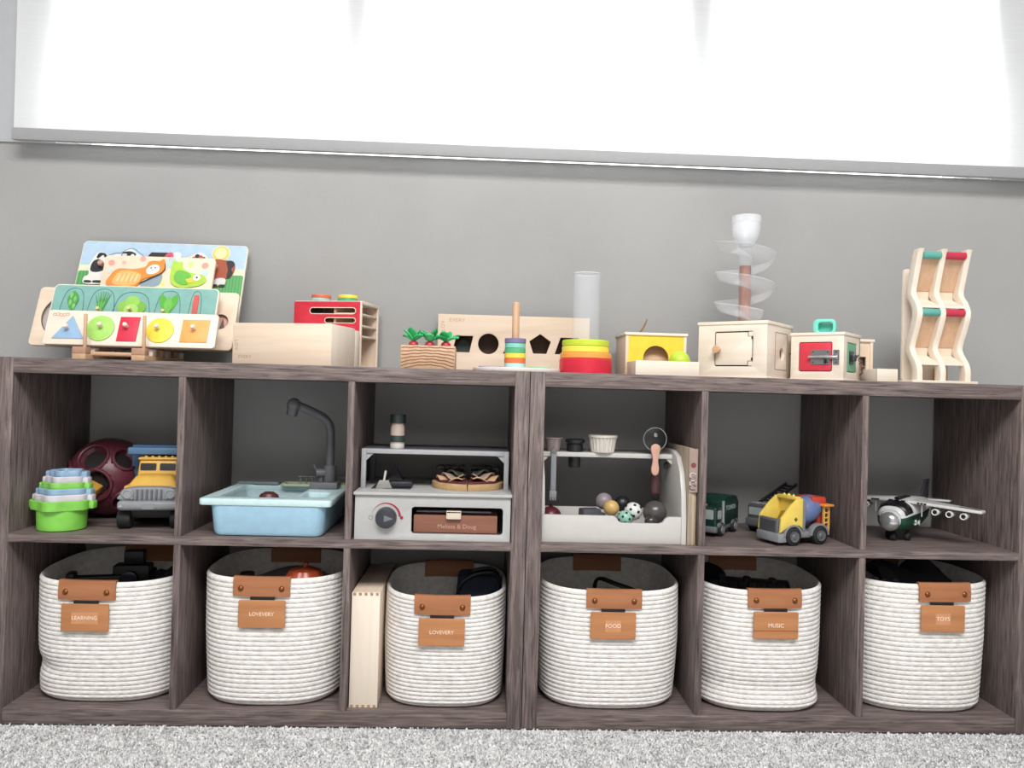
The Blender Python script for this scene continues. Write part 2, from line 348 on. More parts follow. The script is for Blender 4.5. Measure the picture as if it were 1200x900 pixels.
class Basket:
    def __init__(s, cx, cy, a, b_, hf, hb, label, seed, word, sx=0.0, tagdx=0.0, foot=0.0, dent=None, inset=False, tagline=False, n=2.9):
        s.a, s.b, s.n, s.hf, s.hb, s.foot, s.dent = a, b_, n, hf, hb, foot, dent
        rnd = random.Random(seed); s.ph = [rnd.uniform(0, 6.28) for _ in range(4)]
        t = thing('rope_basket', label, 'basket', (cx, cy, TP), 0, 'rope baskets in the lower cubes'); s.t = t
        rows, sub, nu = 27, 5, 112
        P, UV = [], []
        per = 2*PI*0.12
        for k in range(rows*sub + 1):
            v = k/sub
            P.append([s.pt(2*PI*i/nu, v/rows, 0.0021*math.sqrt(max(0.0, 1-(2*(v % 1)-1)**2)) - 0.0021) for i in range(nu)]); UV.append(v)
        inner = [(1.0, -0.0045, 0.0025), (0.99, -0.008, 0.0), (0.97, -0.009, 0)] + [(x/10, -0.0095, 0) for x in range(9, 0, -1)] + [(0.06, -0.012, 0), (0.035, -0.03, 0)]
        for f, o, dz in inner: P.append([tuple(Vector(s.pt(2*PI*i/nu, f, o)) + Vector((0, 0, dz))) for i in range(nu)]); UV.append(rows*f)
        bb = B(); bb.grid(P, True)
        lay = bb.bm.loops.layers.uv.new('UVMap'); bb.bm.verts.index_update(); bb.bm.verts.ensure_lookup_table()
        for f in bb.bm.faces:
            ids = [l.vert.index for l in f.loops]; c = [i % nu for i in ids]; wrap = max(c) - min(c) > nu/2
            for l, i, q in zip(f.loops, ids, c): l[lay].uv = (((q + nu) if (wrap and q < nu/2) else q)/nu*per/0.0115, UV[i//nu])
        bb.bm.faces.new([bb.bm.verts[i] for i in range(nu)][::-1])
        bb.bm.faces.new([bb.bm.verts[(len(P)-1)*nu + i] for i in range(nu)])
        obj('body', bb, ROPE, t, 60)
        # leather handle folded over the front rim, a second one over the rear rim
        for front in (True, False):
            w, dn = 0.104, 0.029
            def line(x, off, top, inn):
                y, z = s.rim(x, front); sg = -1 if front else 1
                o = [(x, s.yat(x, z-dn, front) + sg*off, z-dn), (x, s.yat(x, z-dn*.5, front) + sg*(off+0.0012), z-dn*.5), (x, y+sg*off, z-0.004), (x, y+sg*(off-0.002), z+top), (x, y-sg*0.006, z+top), (x, y+sg*inn, z-0.004), (x, y+sg*inn, z-0.026)]
                return o
            xs = [-w/2 + w*j/12 + (sx if front else 0.0) for j in range(13)]
            bb = B(); ot = [line(x, 0.0045, 0.0062, -0.0135) for x in xs]; nn_ = [line(x, 0.0012, 0.0022, -0.0085) for x in xs]
            bb.grid([o + i[::-1] for o, i in zip(ot, nn_)], True)
            k = len(ot[0])*2; bb.bm.verts.ensure_lookup_table()
            bb.bm.faces.new([bb.bm.verts[i] for i in range(k)]); bb.bm.faces.new([bb.bm.verts[12*k+i] for i in range(k)][::-1]); bmesh.ops.recalc_face_normals(bb.bm, faces=bb.bm.faces)
            hd = obj('handle', bb, LEATHER, t, 50, 'brown leather handle')
            if front:
                for dx in (-0.037, 0.037):
                    x = sx + dx; y, z = s.rim(x, True); z -= 0.0145; y = s.yat(x, z, True) - 0.0056
                    bb = B(); bb.lathe([(0, 0.0032), (0.003, 0.0028), (0.0048, 0.0012), (0.0052, 0), (0.0052, -0.002)], 18, FRONT(x, y, z)); obj('rivet', bb, BRASS, hd)
                # tag clipped on below the handle
                x = sx + tagdx; y, z = s.rim(x, True); zt = z - 0.034; yf = s.yat(x, zt-0.025, True) - 0.0052
                bb = B(); bb.box(x-0.022, x+0.022, yf-0.001, yf+0.0035, zt-0.002, zt+0.005, 0.0008); obj('clip', bb, DARKCLIP, t)
                bb = B(); bb.plate(rrect(x-0.0425, x+0.0425, zt-0.051, zt-0.0005, 0.0025), 0.003, FRONT(0, yf, 0), 0.0006); tg = obj('tag', bb, LEATHER2, t, label='tan leather name tag')
                ty = yf - 0.00302
                if inset:
                    bb = B(); q = 0.024 if len(word) > 5 else 0.0145; bb.plate(rrect(x-q, x+q, zt-0.037, zt-0.016, 0.001), 0.0003, FRONT(0, ty, 0)); obj('label_sticker', bb, plain('#c98f66', 0.6), tg); ty -= 0.0003
                if tagline:
                    bb = B(); bb.box(x-0.0425, x+0.0425, ty-0.0003, ty+0.0005, zt-0.036, zt-0.0352); obj('seam', bb, plain('#6e3c20', 0.6), tg)
                bb = B(); bb.text(word, 0.0105 if len(word) < 6 else 0.0095, FRONT(x, ty, zt-0.026)); obj('lettering', bb, PRINT, tg)
    def sup(s, th):
        c, q = math.cos(th), math.sin(th); e = 2/s.n
        return (math.copysign(abs(c)**e, c)*s.a, math.copysign(abs(q)**e, q)*s.b)
    def height(s, th):
        q = math.sin(th); return s.hf + (s.hb - s.hf)*(0.5 + 0.5*q)
    def fac(s, v, th):
        f = 0.94 + 0.06*min(1, v/0.55)**0.7 if True else 1
        if v < 0.07: f *= 1 - 0.10*(1 - v/0.07)**2
        f += 0.010*math.sin(2*th + s.ph[0])*(1-v) + 0.008*math.sin(3*th + s.ph[1] + 3*v) + s.foot*math.exp(-((v-0.06)/0.06)**2) - s.foot*0.6*math.exp(-((v-0.22)/0.07)**2)
        if s.dent:
            d = (th - s.dent[0] + PI) % (2*PI) - PI; f -= s.dent[2]*math.exp(-(d/0.5)**2 - ((v-s.dent[1])/0.07)**2)
        return f
    def pt(s, th, v, off=0.0):
        x, y = s.sup(th); f = s.fac(v, th); l = math.hypot(x, y)
        f = f + off/l
        return (x*f, y*f, v*s.height(th))
    def _th(s, x, front):
        lo, hi = (PI, 2*PI) if front else (PI, 0)
        for _ in range(40):
            m = (lo+hi)/2
            if s.sup(m)[0]*0.99 < x: lo = m
            else: hi = m
        return m
    def rim(s, x, front):
        p = s.pt(s._th(x, front), 1.0); return p[1], p[2]
    def yat(s, x, z, front):
        th = s._th(x, front); return s.pt(th, max(0, z/s.height(th)))[1]
BK = []
BK.append(Basket(-0.7865, 0.143, 0.139, 0.128, 0.222, 0.240, 'cream rope basket with learning tag below the stacking cups', 1, 'LEARNING', sx=-0.015, tagdx=0.001, dent=(3.9, 0.28, 0.05), inset=True))
BK.append(Basket(-0.4755, 0.135, 0.135, 0.128, 0.236, 0.244, 'cream rope basket with an orange toy showing at the rim', 2, 'LOVEVERY', sx=-0.008, tagdx=0.003))
BK.append(Basket(-0.1475, 0.130, 0.1185, 0.124, 0.208, 0.222, 'low cream rope basket squeezed beside the upright wooden case', 3, 'LOVEVERY', sx=-0.004, tagdx=0.0))
BK.append(Basket(0.1715, 0.135, 0.139, 0.128, 0.224, 0.238, 'cream rope basket with food tag below the white play stand', 4, 'FOOD', sx=-0.003, tagdx=-0.002, inset=True))
BK.append(Basket(0.467, 0.133, 0.127, 0.126, 0.230, 0.246, 'cream rope basket with music tag below the yellow mixer truck', 5, 'MUSIC', sx=0.006, tagdx=0.0, foot=0.03, tagline=True))
BK.append(Basket(0.788, 0.140, 0.140, 0.128, 0.246, 0.252, 'cream rope basket with toys tag below the toy airplane', 6, 'TOYS', sx=0.016, tagdx=-0.008, inset=True))
# ---- what shows inside the baskets
BLACK = plain(BLK, 0.45); NAVY = plain('#20283a', 0.8); CHAR = plain('#33343a', 0.8)
def bz(i, x, y, z): return (BK[i].t.location.x + x, BK[i].t.location.y + y, TP + z)
t = thing('boxy_toy', 'black boxy plastic toy poking out of the learning basket', 'toy', bz(0, 0.0, 0.035, 0.17), 8)
b = B(); b.box(-0.035, 0.035, -0.02, 0.02, 0, 0.055, 0.004); obj('body', b, BLACK, t)
b = B(); b.box(-0.016, 0.022, -0.014, 0.014, 0.055, 0.083, 0.004); obj('viewfinder', b, BLACK, t)
b = B(); b.cyl((0, -0.02, 0.03), (0, -0.035, 0.03), 0.016, bev=0.002); obj('lens', b, plain('#2b3140', 0.2), t)
for k, (x, y, rz, ln) in enumerate(((-0.06, 0.0, 15, 0.10), (0.065, 0.02, -35, 0.11), (0.088, 0.045, 60, 0.08))):
    b = B(); b.box(-ln/2, ln/2, -0.011, 0.011, 0, 0.02, 0.004); b.box(-ln/2, -ln/2+0.016, -0.017, 0.017, -0.004, 0.028, 0.004)
    solo('toy_block', b, BLACK, ['long black toy piece lying left of the black boxy toy', 'black toy piece slanting up right of the black boxy toy', 'black toy piece at the right end of the learning basket'][k], 'toy', bz(0, x, y, 0.188 + 0.008*k), rz, 'black toys in the learning basket', ry=-12*k)
# basket 2: orange ridged toy, grey felt roll
t = thing('ridged_toy', 'shiny orange ridged toy half hidden behind the basket rim', 'toy', bz(1, 0.055, -0.06, 0.19))
b = B(); b.lathe([(0, 0.0), (0.02, 0.002), (0.036, 0.018), (0.038, 0.034), (0.028, 0.052), (0.012, 0.058), (0, 0.056)], 60, None, lambda a: 1 + 0.06*abs(math.sin(4*a))); obj('body', b, plain('#a94a2c', 0.3), t)
b = B(); b.cyl((0, 0, 0.054), (0.004, 0, 0.066), 0.005, 0.004); obj('stem', b, plain('#8e3a1d', 0.5), t)
b = B(); b.tube(smooth_path([(-0.08, -0.03, 0), (0.0, 0.0, 0.02), (0.09, -0.045, 0.004)]), 0.032, 16, flat=0.7)
solo('felt_roll', b, plain('#6d6a67', 0.95, bump=0.3), 'rolled grey felt cloth lying in the orange toy basket', 'cloth', bz(1, 0.02, 0.03, 0.18))
b = B(); b.sphere((0, 0, 0), 0.03, (1.1, 1, 0.8)); b.cyl((0, 0, 0.02), (0, 0, 0.032), 0.014, bev=0.002)
solo('toy_ball', b, CHAR, 'dark round toy at the left in the orange toy basket', 'toy', bz(1, -0.07, 0.0, 0.19))
# basket 3: black bag with looped handles
t = thing('fabric_bag', 'dark navy cloth bag with black looped straps in the low basket', 'bag', bz(2, 0.062, 0.03, 0.11))
b = B(); b.hull((-0.045, 0.045, -0.05, 0.05), (-0.042, 0.044, -0.03, 0.035), 0, 0.115, 0.012, seg=3); obj('body', b, NAVY, t)
for dy in (-0.028, 0.012):
    b = B(); b.tube(smooth_path([(-0.04, dy, 0.04), (-0.038, dy-0.005, 0.09), (-0.01, dy-0.005, 0.115), (0.03, dy, 0.118), (0.04, dy, 0.09), (0.012, dy-0.006, 0.07), (-0.01, dy-0.004, 0.05)]), 0.004, 8); obj('strap', b, BLACK, t)
# basket 4: dark strap and pouch
t = thing('toy_pouch', 'dark zip pouch with a bent strap lying in the food basket', 'bag', bz(3, 0.02, 0.02, 0.14), 12)
b = B(); b.box(-0.09, 0.085, -0.05, 0.05, 0, 0.045, 0.015, seg=3); obj('body', b, plain('#26262c', 0.7), t)
b = B(); b.tube(smooth_path([(-0.035, 0.02, 0.04), (-0.03, 0.01, 0.075), (0.0, -0.02, 0.07), (0.06, -0.04, 0.05)]), 0.007, 8, flat=0.5); obj('strap', b, BLACK, t)
# basket 5: toy keyboard with keys
t = thing('toy_keyboard', 'black toy keyboard with raised keys in the music basket', 'keyboard', bz(4, -0.005, -0.005, 0.197), -14, rx=10)
b = B(); b.box(-0.085, 0.085, -0.05, 0.05, 0, 0.016, 0.004); obj('case', b, BLACK, t)
for k in range(8):
    b = B(); b.box(-0.075+k*0.019, -0.059+k*0.019, -0.044, 0.012, 0.016, 0.021, 0.0012); obj('key', b, plain('#3b3c42', 0.35), t)
for k in range(3):
    b = B(); b.cyl((-0.05+0.05*k, 0.03, 0.016), (-0.05+0.05*k, 0.03, 0.024), 0.008, bev=0.001); obj('dial', b, plain('#2f3036', 0.35), t)
b = B(); b.lathe([(0, -0.01), (0.034, -0.01), (0.036, 0), (0.036, 0.012), (0.033, 0.014), (0, 0.013)], 28); b.lathe([(0.036, 0.002), (0.039, 0.004), (0.039, 0.008), (0.036, 0.01)], 28)
solo('toy_drum', b, plain('#1f2024', 0.5), 'small dark round toy drum beside the toy keyboard', 'drum', bz(4, -0.07, 0.06, 0.215), 0, rx=25)
# basket 6: folded dark cloth and grey pieces
b = B(); rows = []
for j in range(11):
    rows.append([(-0.075 + 0.15*i/16, -0.06 + 0.13*j/10, 0.05*math.sin(PI*j/10)**0.6*(0.75+0.25*math.sin(i*0.9+j*0.5)) + 0.012*math.sin(i*0.7)) for i in range(17)])
b.grid(rows); solo('dark_cloth', b, plain('#2e2e33', 0.95, bump=0.3), 'bunched dark grey cloth on top of the toys basket', 'cloth', bz(5, 0.02, 0.02, 0.215))
for k, (x, y) in enumerate(((-0.085, -0.035), (-0.055, -0.055))):
    b = B(); b.sphere((0, 0, 0), 0.017, (1, 0.8, 1)); b.sphere((0.011, 0, 0.012), 0.009); b.sphere((-0.011, 0, 0.012), 0.008)
    solo('figurine', b, plain(['#5d5e62', '#4c4d53'][k], 0.6), ['lumpy grey figurine at the left end of the toys basket', 'smaller darker lumpy figurine beside the grey figurine'][k], 'toy', bz(5, x, y, 0.222))
# ---- upright wooden case beside the third basket
t = thing('wooden_case', 'pale upright wooden case with finger joints in a lower cube', 'box', (-0.2945, 0.02, TP))
b = B(); b.box(-0.0262, 0.0262, 0.004, 0.25, 0, 0.2135, 0.001); obj('body', b, BIRCH('y'), t)
b = B(); b.box(-0.0262, 0.0262, 0, 0.004, 0.0, 0.2135, 0.0006); obj('end_panel', b, BIRCH_L('z'), t)
for z0 in (0.0, 0.2077):
    for k in range(5):
        x = -0.021 + 0.0105*k; b = B(); b.box(x-0.0026, x+0.0026, -0.0006, 0.001, z0+0.0004, z0+0.0054); obj('finger_joint', b, plain('#a98a68', 0.6), t)
# ================================================================== UPPER CUBES
Z1 = ZM1
# ---- stacking cups
GREEN, PALE, SKYB = '#7fc94f', '#d3ccd6', '#8fb0c8'
cup_info = [(GREEN, 'largest green stacking cup at the bottom of the nest'), (PALE, 'large pale lilac stacking cup, second from the bottom'), (SKYB, 'mid-sized dusty blue stacking cup, third from the bottom'),
            ('#86cb5c', 'smaller green stacking cup in the middle of the nest'), ('#cfc9d3', 'small pale lilac stacking cup below the topmost cup'), ('#8aa9c4', 'smallest dusty blue stacking cup on top of the nest')]
for k, (c, lab) in enumerate(cup_info):
    r = 0.0435 - 0.0039*k; z = 0.0 + 0.0106*k; m = plain(c, 0.42)
    t = thing('stacking_cup', lab, 'cup', (-0.872, 0.058 + 0.003*k, Z1 + z), 0, 'nested stacking cups')
    b = B(); b.lathe([(0, 0), (r*0.9, 0), (r*0.96, 0.002), (r*1.0, 0.042), (r*0.955, 0.042), (r*0.86, 0.003), (0, 0.003)], 48); obj('bowl', b, m, t)
    wv = lambda a: 1 + 0.085*math.cos(5*(a + PI/2))
    b = B(); b.lathe([(r*1.02, 0.041), (r*1.08, 0.0385), (r*1.13, 0.039), (r*1.15, 0.055), (r*1.11, 0.0565), (r*1.06, 0.055), (r*1.02, 0.044)], 80, None, wv); obj('rim', b, m, t)
    for s in (-1, 1):
        b = B(); b.box(s*r*1.1 - 0.012, s*r*1.1 + 0.012, -0.006, 0.012, 0.039, 0.0545, 0.003); obj('tab', b, m, t)
# ---- maroon shape-sorter ball
t = thing('shape_sorter_ball', 'dark maroon plastic shape-sorter ball behind the stacking cups', 'ball', (-0.855, 0.213, Z1 + 0.002))
RB = 0.080; CB = Vector((0, 0, RB)); MAROON = plain('#5a2530', 0.4)
holes = [Vector((-0.10, -0.80, 0.58)), Vector((0.62, -0.55, 0.52)), Vector((0.05, -0.97, -0.12)), Vector((-0.8, -0.5, 0.1)), Vector((0.62, -0.55, -0.55))]
hr = [0.38, 0.30, 0.40, 0.3, 0.3]
b = B(); b.sphere((0, 0, 0), RB, u=72, v=44); b.bm.verts.ensure_lookup_table()
for v in b.bm.verts:
    d = v.co.normalized()
    for h, q in zip(holes, hr):
        a = d.angle(h.normalized())
        if a < q: v.co = d*(RB - (0.017 if a < q*0.85 else 0.017*(q-a)/(q*0.15)))
bmesh.ops.translate(b.bm, vec=CB, verts=b.bm.verts); obj('shell', b, MAROON, t, 25)
for k, (h, q) in enumerate(zip(holes, hr)):
    h = h.normalized(); Mq = Vector((0, 0, 1)).rotation_difference(h).to_matrix().to_4x4(); Mq.translation = CB + h*RB*math.cos(q)
    b = B(); b.tube([(RB*math.sin(q)*math.cos(2*PI*i/32), RB*math.sin(q)*math.sin(2*PI*i/32), 0) for i in range(32)], 0.0035, 8, True, Mq); obj('hole_ring', b, plain('#552330', 0.45), t)
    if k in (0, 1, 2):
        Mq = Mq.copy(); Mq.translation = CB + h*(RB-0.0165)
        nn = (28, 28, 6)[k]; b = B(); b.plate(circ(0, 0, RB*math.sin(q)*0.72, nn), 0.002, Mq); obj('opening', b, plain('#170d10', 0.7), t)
b = B(); b.box(-0.014, 0.012, -0.012, 0.012, -0.009, 0.011, 0.003, TR(0.0, -0.071, RB-0.018) @ RY(28) @ RX(20)); obj('trapped_block', b, plain('#c2913f', 0.5), t, label='ochre block stuck in the opening')
# ---- dump truck facing out
t = thing('dump_truck', 'yellow and blue toy dump truck with grey grille facing out', 'toy truck', (-0.709, 0.044, Z1), 10); t.scale = (0.94, 1, 0.86)
TY, TG, TB = plain('#d9ac4e', 0.45), plain('#83868a', 0.5), plain('#3f6285', 0.45)
b = B(); b.box(-0.045, 0.045, 0.03, 0.165, 0.024, 0.048, 0.004); obj('chassis', b, plain('#1c1d20', 0.6), t)
for x in (-0.05, 0.05):
    for y in (0.042, 0.125):
        b = B(); b.cyl((x-0.013, y, 0.0225), (x+0.013, y, 0.0225), 0.0225, bev=0.004, n=28); w = obj('wheel', b, plain('#1a1b1d', 0.7), t)
        b = B(); b.cyl((x+math.copysign(0.012, x), y, 0.0225), (x+math.copysign(0.0145, x), y, 0.0225), 0.011, bev=0.001); obj('hub', b, TG, w)
b = B(); b.box(-0.0595, 0.0595, 0.004, 0.05, 0.044, 0.066, 0.008, seg=3); obj('bumper', b, TG, t)
for x in (-0.052, 0.052):
    b = B(); b.sphere((x, 0.006, 0.053), 0.0045); obj('bumper_stud', b, plain('#97999c', 0.5), t)
b = B(); b.plate(rrect(-0.012, 0.012, 0.048, 0.06, 0.003), 0.0015, FRONT(0, 0.0045, 0)); obj('plate', b, TG, t)
b = B(); b.plate(blob([(-0.052, 0.066), (0.052, 0.066), (0.055, 0.08), (0.045, 0.092), (0.0, 0.095), (-0.045, 0.092), (-0.055, 0.08)]), 0.03, FRONT(0, 0.042, 0), 0.003); g = obj('grille', b, TG, t)
for k in range(6):
    x = -0.0225 + 0.009*k; b = B(); b.box(x-0.0018, x+0.0018, 0.008, 0.014, 0.068, 0.09, 0.0008); obj('grille_bar', b, plain('#5f6266', 0.5), g)
for x in (-0.04, 0.04):
    b = B(); b.lathe([(0, 0.003), (0.007, 0.0025), (0.0085, 0.004), (0.0105, 0.003), (0.011, 0)], 24, FRONT(x, 0.012, 0.08)); obj('headlight', b, plain('#8f9295', 0.4), t)
    b = B(); b.sphere((x*0.8, 0.012, 0.0705), 0.004); obj('marker_light', b, TG, t)
b = B(); b.hull((-0.052, 0.052, 0.03, 0.1), (-0.034, 0.034, 0.05, 0.1), 0.088, 0.117, 0.007, seg=3); b.box(-0.054, 0.054, 0.03, 0.095, 0.082, 0.096, 0.006); obj('hood', b, TY, t)
b = B(); b.hull((-0.041, 0.041, 0.076, 0.135), (-0.038, 0.038, 0.088, 0.13), 0.10, 0.15, 0.006, seg=3); cab = obj('cab', b, TY, t)
b = B(); b.box(-0.04, 0.04, 0.083, 0.135, 0.147, 0.153, 0.003); obj('roof', b, TY, t)
for x in (-0.019, 0.019):
    b = B(); b.plate(rrect(-0.0155, 0.0155, -0.008, 0.008, 0.002), 0.0015, TR(x, 0.0836, 0.1315) @ RX(76.5)); obj('windshield', b, plain('#17181b', 0.25), cab)
for k in range(5):
    b = B(); b.sphere((-0.026+0.013*k, 0.092, 0.153), 0.0035); obj('roof_light', b, TY, t)
b = B(); prof = [(0.100, 0.168), (0.140, 0.165), (0.146, 0.10), (0.164, 0.085), (0.168, 0.15), (0.158, 0.178), (0.10, 0.180)]
b.plate(prof, 0.112, SIDE(-0.056, 0, 0), 0.003); bed = obj('dump_bed', b, TB, t)
for s in (-1, 1):
    b = B(); b.plate([(0.140, 0.17), (0.142, 0.07), (0.160, 0.065), (0.166, 0.165)], 0.006, SIDE((0.056 if s > 0 else -0.062), 0, 0), 0.002); obj('bed_side', b, TB, t)
b = B(); b.plate([(-0.066, 0.172), (-0.064, 0.11), (-0.056, 0.082), (0.056, 0.082), (0.064, 0.11), (0.066, 0.172)], 0.006, FRONT(0, 0.146, 0), 0.002); obj('bed_front', b, TB, t)
b = B(); b.box(-0.064, 0.064, 0.094, 0.104, 0.158, 0.175, 0.004); obj('bed_lip', b, plain('#55799c', 0.45), t)

# ---- toy sink
t = thing('toy_sink', 'light blue toy kitchen sink with a tall grey faucet', 'toy sink', (-0.483, 0.008, Z1))
SB, SR_ = plain('#9dc3d9', 0.4), plain('#c4dcdf', 0.4)
outer = rrect(-0.121, 0.121, 0, 0.25, 0.008); hole1 = rrect(-0.095, 0.045, 0.03, 0.225, 0.02); hole2 = rrect(0.055, 0.10, 0.04, 0.12, 0.008)
b = B(); b.plate([outer, hole1, hole2], 0.013, TR(0, 0, 0.057), 0.003); obj('rim', b, SR_, t)
def pan(o_lo, o_hi, z0, z1, th, rr=0.02):
    """open tub with rounded corners"""
    bb = B(); ro = rrect(*o_lo, rr, 6); rh = rrect(*o_hi, rr, 6); q = 0.004
    ins = lambda o, d: rrect(o[0]+d, o[1]-d, o[2]+d, o[3]-d, max(0.004, rr-d), 6)
    rows = [[(x, y, z0) for x, y in ins(o_lo, 0.008)], [(x, y, z0+0.002) for x, y in ins(o_lo, 0.003)], [(x, y, z0+0.008) for x, y in ro], [(x, y, z1) for x, y in rh], [(x, y, z1) for x, y in ins(o_hi, th)], [(x, y, z0+th) for x, y in ins(o_lo, th+0.003)]]
    bb.grid(rows, True); k = len(ro); bb.bm.verts.ensure_lookup_table()
    bb.bm.faces.new([bb.bm.verts[i] for i in range(k)][::-1]); bb.bm.faces.new([bb.bm.verts[5*k+i] for i in range(k)]); bmesh.ops.recalc_face_normals(bb.bm, faces=bb.bm.faces); return bb
obj('basin', pan((-0.098, 0.105, 0.006, 0.24), (-0.103, 0.110, 0.003, 0.245), 0, 0.0575, 0.004), SB, t)
obj('liner', pan((-0.093, 0.043, 0.032, 0.223), (-0.097, 0.047, 0.028, 0.227), 0.004, 0.058, 0.003), plain('#b3c9cf', 0.45), t)
b = B(); b.plate(hole2, 0.002, TR(0, 0, 0.056)); obj('soap_tray', b, plain('#a9c8d4', 0.4), t)
fg = plain('#6b6b70', 0.45)
b = B(); b.box(0.047, 0.104, 0.162, 0.21, 0.070, 0.084, 0.003); fa = obj('faucet_base', b, fg, t)
b = B(); b.cyl((0.083, 0.188, 0.083), (0.083, 0.188, 0.118), 0.0125, bev=0.0015)
b.tube(smooth_path([(0.083, 0.188, 0.115), (0.083, 0.188, 0.175), (0.08, 0.187, 0.20), (0.068, 0.182, 0.216), (0.044, 0.172, 0.229), (0.020, 0.162, 0.240), (0.014, 0.16, 0.242)]), 0.0088, 14); sp_ = obj('spout', b, fg, t)
b = B(); b.sphere((0.012, 0.159, 0.241), 0.0145); b.cyl((0.012, 0.159, 0.242), (0.008, 0.157, 0.219), 0.012, 0.011, bev=0.001); obj('spout_head', b, fg, sp_)
b = B(); b.cyl((0.083, 0.188, 0.102), (0.056, 0.18, 0.102), 0.009, bev=0.001); b.cyl((0.059, 0.18, 0.106), (0.052, 0.176, 0.119), 0.0028); b.box(0.062, 0.070, 0.182, 0.19, 0.083, 0.10, 0.001); obj('tap_handle', b, fg, t)
b = B(); b.box(-0.115, -0.03, 0.222, 0.248, 0.070, 0.076, 0.002); obj('ledge', b, plain('#7c8587', 0.5), t)
rk = plain('#8f9a97', 0.5)
b = B(); b.plate([rrect(-0.022, 0.118, 0.205, 0.25, 0.01), rrect(-0.017, 0.113, 0.21, 0.245, 0.008)], 0.005, TR(0, 0, 0.070)); b.box(-0.018, 0.114, 0.208, 0.247, 0.070, 0.0715); dr = obj('dish_rack', b, plain('#b9c2a8', 0.5), t)
for k in range(9):
    b = B(); b.tube([(0.012+0.012*k, 0.242, 0.072), (0.012+0.012*k, 0.242, 0.086), (0.012+0.012*k, 0.236, 0.088)], 0.0012, 6); obj('rack_prong', b, rk, dr)
b = B(); b.tube([(0.005, 0.247, 0.086), (0.118, 0.247, 0.086)], 0.0014, 6); obj('rack_rail', b, rk, dr)
b = B(); b.lathe([(0, 0.026), (0.008, 0.0255), (0.017, 0.02), (0.022, 0.008), (0.022, 0), (0, 0)], 28); b.lathe([(0.022, 0.001), (0.0245, 0.002), (0.0245, 0.005), (0.022, 0.006)], 28)
solo('play_cup', b, plain('#5a2a2e', 0.4), 'dark red upturned play cup lying inside the blue sink', 'cup', (-0.503, 0.115, Z1 + 0.045), 0, rx=-8)
b = B(); b.box(-0.05, 0.05, -0.012, 0.012, 0, 0.045, 0.004); solo('play_sponge', b, plain('#7e9198', 0.9, bump=0.3), 'grey sponge block standing in the blue sink', 'sponge', (-0.553, 0.13, Z1 + 0.005), 50)

# ---- toy oven with grill top
t = thing('toy_oven', 'white toy oven with black dial and overhead rail', 'toy oven', (-0.1755, 0.004, Z1))
OV = plain('#b3b3b2', 0.45, var=0.03); OVG = plain('#b5b5b5', 0.45, var=0.03)
win = rrect(-0.038, 0.1315, 0.0125, 0.0625, 0.006)
b = B(); b.plate([rrect(-0.1425, 0.1455, 0, 0.083), win], 0.009, FRONT(0, 0.012, 0), 0.0006); obj('front_panel', b, OV, t)
b = B()
for x0, x1, y0, y1, z0, z1 in ((-0.1425, -0.1345, 0.012, 0.26, 0, 0.083), (0.1375, 0.1455, 0.012, 0.26, 0, 0.083), (-0.1345, 0.1375, 0.012, 0.26, 0, 0.006), (-0.1345, 0.1375, 0.252, 0.26, 0, 0.083)): b.box(x0, x1, y0, y1, z0, z1)
obj('body', b, OVG, t)
b = B(); b.box(-0.145, 0.148, -0.003, 0.265, 0.083, 0.0885, 0.001); obj('countertop', b, OV, t)
b = B(); b.cyl((-0.0845, 0.004, 0.0415), (-0.0845, -0.012, 0.0415), 0.0198, 0.0185, n=36, bev=0.002); kn = obj('dial', b, plain('#2f3239', 0.4), t, label='black round dial')
b = B(); b.plate([(-0.006, -0.006), (0.011, 0.0), (-0.006, 0.006)], 0.0006, FRONT(-0.081, -0.012, 0.0415)); obj('dial_arrow', b, plain('#6d7078', 0.5), kn)
arc = []
for i in range(25): a = R(165 - 160*i/24); arc.append((0.0275*math.cos(a), 0.0275*math.sin(a)))
for i in range(24, -1, -1): a = R(165 - 160*i/24); q = 0.0275 - 0.0002 - 0.0042*i/24; arc.append((q*math.cos(a), q*math.sin(a)))
b = B(); b.plate(arc, 0.0005, FRONT(-0.0845, 0.003, 0.0415)); obj('heat_mark', b, plain('#9c1f38', 0.5), t, label='red heat arc')
b = B(); b.plate(circ(-0.0562, 0.0415, 0.0032, 16), 0.0005, FRONT(0, 0.003, 0)); obj('hot_dot', b, plain('#9c1f38', 0.5), t)
b = B(); b.plate([circ(-0.1128, 0.041, 0.0042, 18), circ(-0.1128, 0.041, 0.0034, 18)], 0.0005, FRONT(0, 0.003, 0)); obj('off_mark', b, plain('#6f6f70', 0.5), t)
b = B(); b.box(-0.0345, 0.1215, 0.0125, 0.23, 0.0135, 0.046, 0.001); dwr = obj('drawer', b, wood('#7b5040', '#8f6150', 'x', 0.6, 0.5, 0.8), t, label='reddish brown wooden oven drawer')
b = B(); b.text('Melissa & Doug', 0.0115, FRONT(0.046, 0.0125, 0.0255)); obj('lettering', b, plain('#b89280', 0.5), dwr)
b = B(); b.box(-0.03, 0.11, 0.02, 0.025, 0.05, 0.054, 0.001); obj('rack_bar', b, plain('#55565a', 0.3, 0.5), t)
b = B(); b.box(0.026, 0.054, 0.004, 0.014, 0.040, 0.056, 0.002); b.box(0.026, 0.054, 0.004, 0.03, 0.05, 0.056, 0.002); obj('drawer_pull', b, plain('#d8c9b8', 0.5), t)
RL = plain('#a4a5a8', 0.5)
for x in (-0.1365, 0.1375):
    b = B(); b.box(x-0.0045, x+0.0045, 0.058, 0.07, 0.0885, 0.164, 0.001); obj('post', b, RL, t)
b = B(); b.box(-0.132, 0.133, 0.058, 0.070, 0.155, 0.164, 0.001); obj('rail', b, RL, t)
